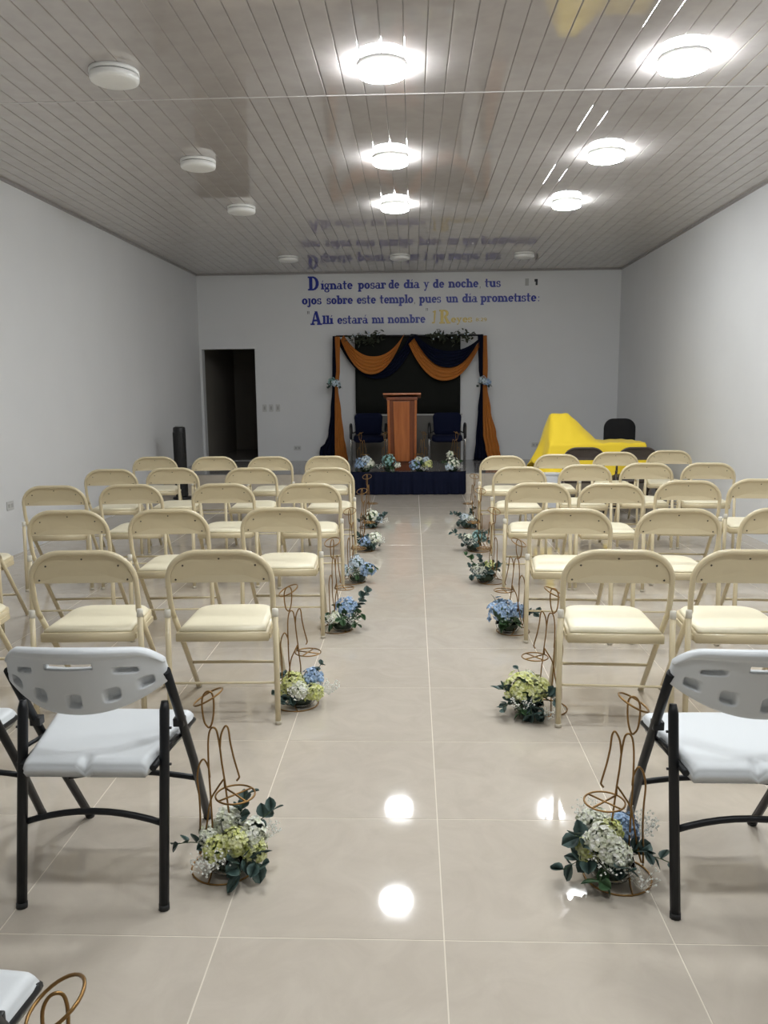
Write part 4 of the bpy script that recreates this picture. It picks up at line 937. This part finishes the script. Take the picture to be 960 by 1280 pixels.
for ch in KIDS(bk):
    if ch.name.startswith('backrest'): ch.data = rounded_panel(0.43, 0.52, 1.025, 0.13, 0.17, 0.23, -0.03, 0.0, 8).mesh('backrest', 'black_fab')

# ------------------------------------------------------------------ yellow-covered table
TX0, TX1, TY0, TY1, TZ = 1.66, 2.76, 9.62, 10.30, 0.775
tb = thing('folding_table', 'folding table hidden under the yellow cloth', 'table', ((TX0 + TX1) / 2, (TY0 + TY1) / 2, 0))
cx, cy = tb.location.x, tb.location.y
MB().box(TX0 - cx, TY0 - cy, TZ - 0.035, TX1 - cx, TY1 - cy, TZ).build('table_top', 'white_pl', tb, bevel=0.006)
for sx_ in (-1, 1):
    for sy_ in (-1, 1): MB().tube([(sx_ * 0.47, sy_ * 0.27, 0.0005), (sx_ * 0.47, sy_ * 0.27, TZ - 0.036)], 0.014, 8).build('leg', 'black_tube', tb)
kb = thing('covered_stand', 'peaked stand hidden under the left end of the yellow cloth', 'stand', (1.80, 9.96, TZ))
loftbox([(-0.12, 0.34, -0.20, 0.20, 0.0005), (-0.095, 0.095, -0.06, 0.06, 0.325)]).build('body', 'wood_dark', kb)
def hz(x, y):        # height of the cloth over table top and stand
    fx = 0
    if 1.58 <= x <= 2.28:
        if x < 1.70: fx = (x - 1.58) / 0.12
        elif x < 1.90: fx = 1
        else: fx = (2.28 - x) / 0.38
    fy = max(0, 1 - max(0, abs(y - 9.96) - 0.07) / 0.26)
    return TZ + 0.008 + 0.345 * max(0, min(1, fx)) * (fy ** 0.8)
def cloth(u, v):
    D = 0.42          # drop on every side
    X0, X1, Y0, Y1 = TX0 - 0.012, TX1 + 0.012, TY0 - 0.012, TY1 + 0.012
    s = -D + (X1 - X0 + 2 * D) * u; t = -D + (Y1 - Y0 + 2 * D) * v
    ox = -s if s < 0 else (s - (X1 - X0) if s > X1 - X0 else 0); oy = -t if t < 0 else (t - (Y1 - Y0) if t > Y1 - Y0 else 0)
    x = X0 + min(max(s, 0), X1 - X0); y = Y0 + min(max(t, 0), Y1 - Y0)
    z = hz(x, y); dr = max(ox, oy)
    if dr > 0:
        wav = 0.5 + 0.5 * math.sin((x if oy > 0 else y) * 21 + 1.3); fl = 0.05 + 0.09 * (dr / D) * wav
        leftp = 1.0 if ox > 0 and s < 0 else 0
        k = min(1, dr / 0.04)
        if ox > 0: x += (-1 if s < 0 else 1) * (fl * dr / D * 1.0 + 0.006 * k + leftp * 0.05 * dr / D)
        if oy > 0: y += (-1 if t < 0 else 1) * (fl * dr / D * 1.0 + 0.006 * k)
        z -= dr * 0.985 + (0.0 if not leftp else 0.0)
    else:
        z += 0.004 * math.sin(x * 17 + y * 5) + 0.003 * math.sin(x * 41 - y * 19)
    return (x, y, z)
o = MB().grid(cloth, 84, 64).build('table_cloth', 'yellow'); solid(o, 0.003)
tag(o, 'yellow cloth draped over the table and a peaked stand', 'cloth')
wb = thing('storage_box', 'white plastic box on the floor before the yellow table', 'box', (1.66, 9.50, 0))
loftbox([(-0.085, 0.085, -0.07, 0.07, 0.0005), (-0.095, 0.095, -0.08, 0.08, 0.42)]).build('body', 'white_box', wb, bevel=0.006)
MB().box(-0.103, -0.088, 0.421, 0.103, 0.088, 0.445).build('lid', 'white_box', wb, bevel=0.005)

# ------------------------------------------------------------------ black tower by the left wall
tw = thing('tower_speaker', 'slim black tower standing by the left wall near the doorway', 'speaker', (-3.13, 10.62, 0))
MB().lathe([(0.001, 0.0005), (0.12, 0.0005), (0.125, 0.012), (0.12, 0.028), (0.06, 0.034), (0.001, 0.034)], 28).build('base', 'black_pl', tw)
MB().lathe([(0.001, 0.030), (0.078, 0.030), (0.082, 0.05), (0.082, 0.93), (0.080, 0.955), (0.07, 0.97), (0.001, 0.974)], 24).build('column', 'black_pl', tw)
for k in range(15):
    a = PI + PI * (k + 0.5) / 15; MB().box(-0.004, -0.004, 0.10, 0.004, 0.004, 0.90).build('grille_slat', 'rubber', tw)
    g = KIDS(tw)[-1]; g.location = (0.083 * math.cos(a), 0.083 * math.sin(a), 0); g.rotation_euler = (0, 0, a)
MB().lathe([(0.001, 0.974), (0.055, 0.974), (0.058, 0.980), (0.05, 0.985), (0.001, 0.986)], 20).build('control_ring', 'plate_dark', tw)
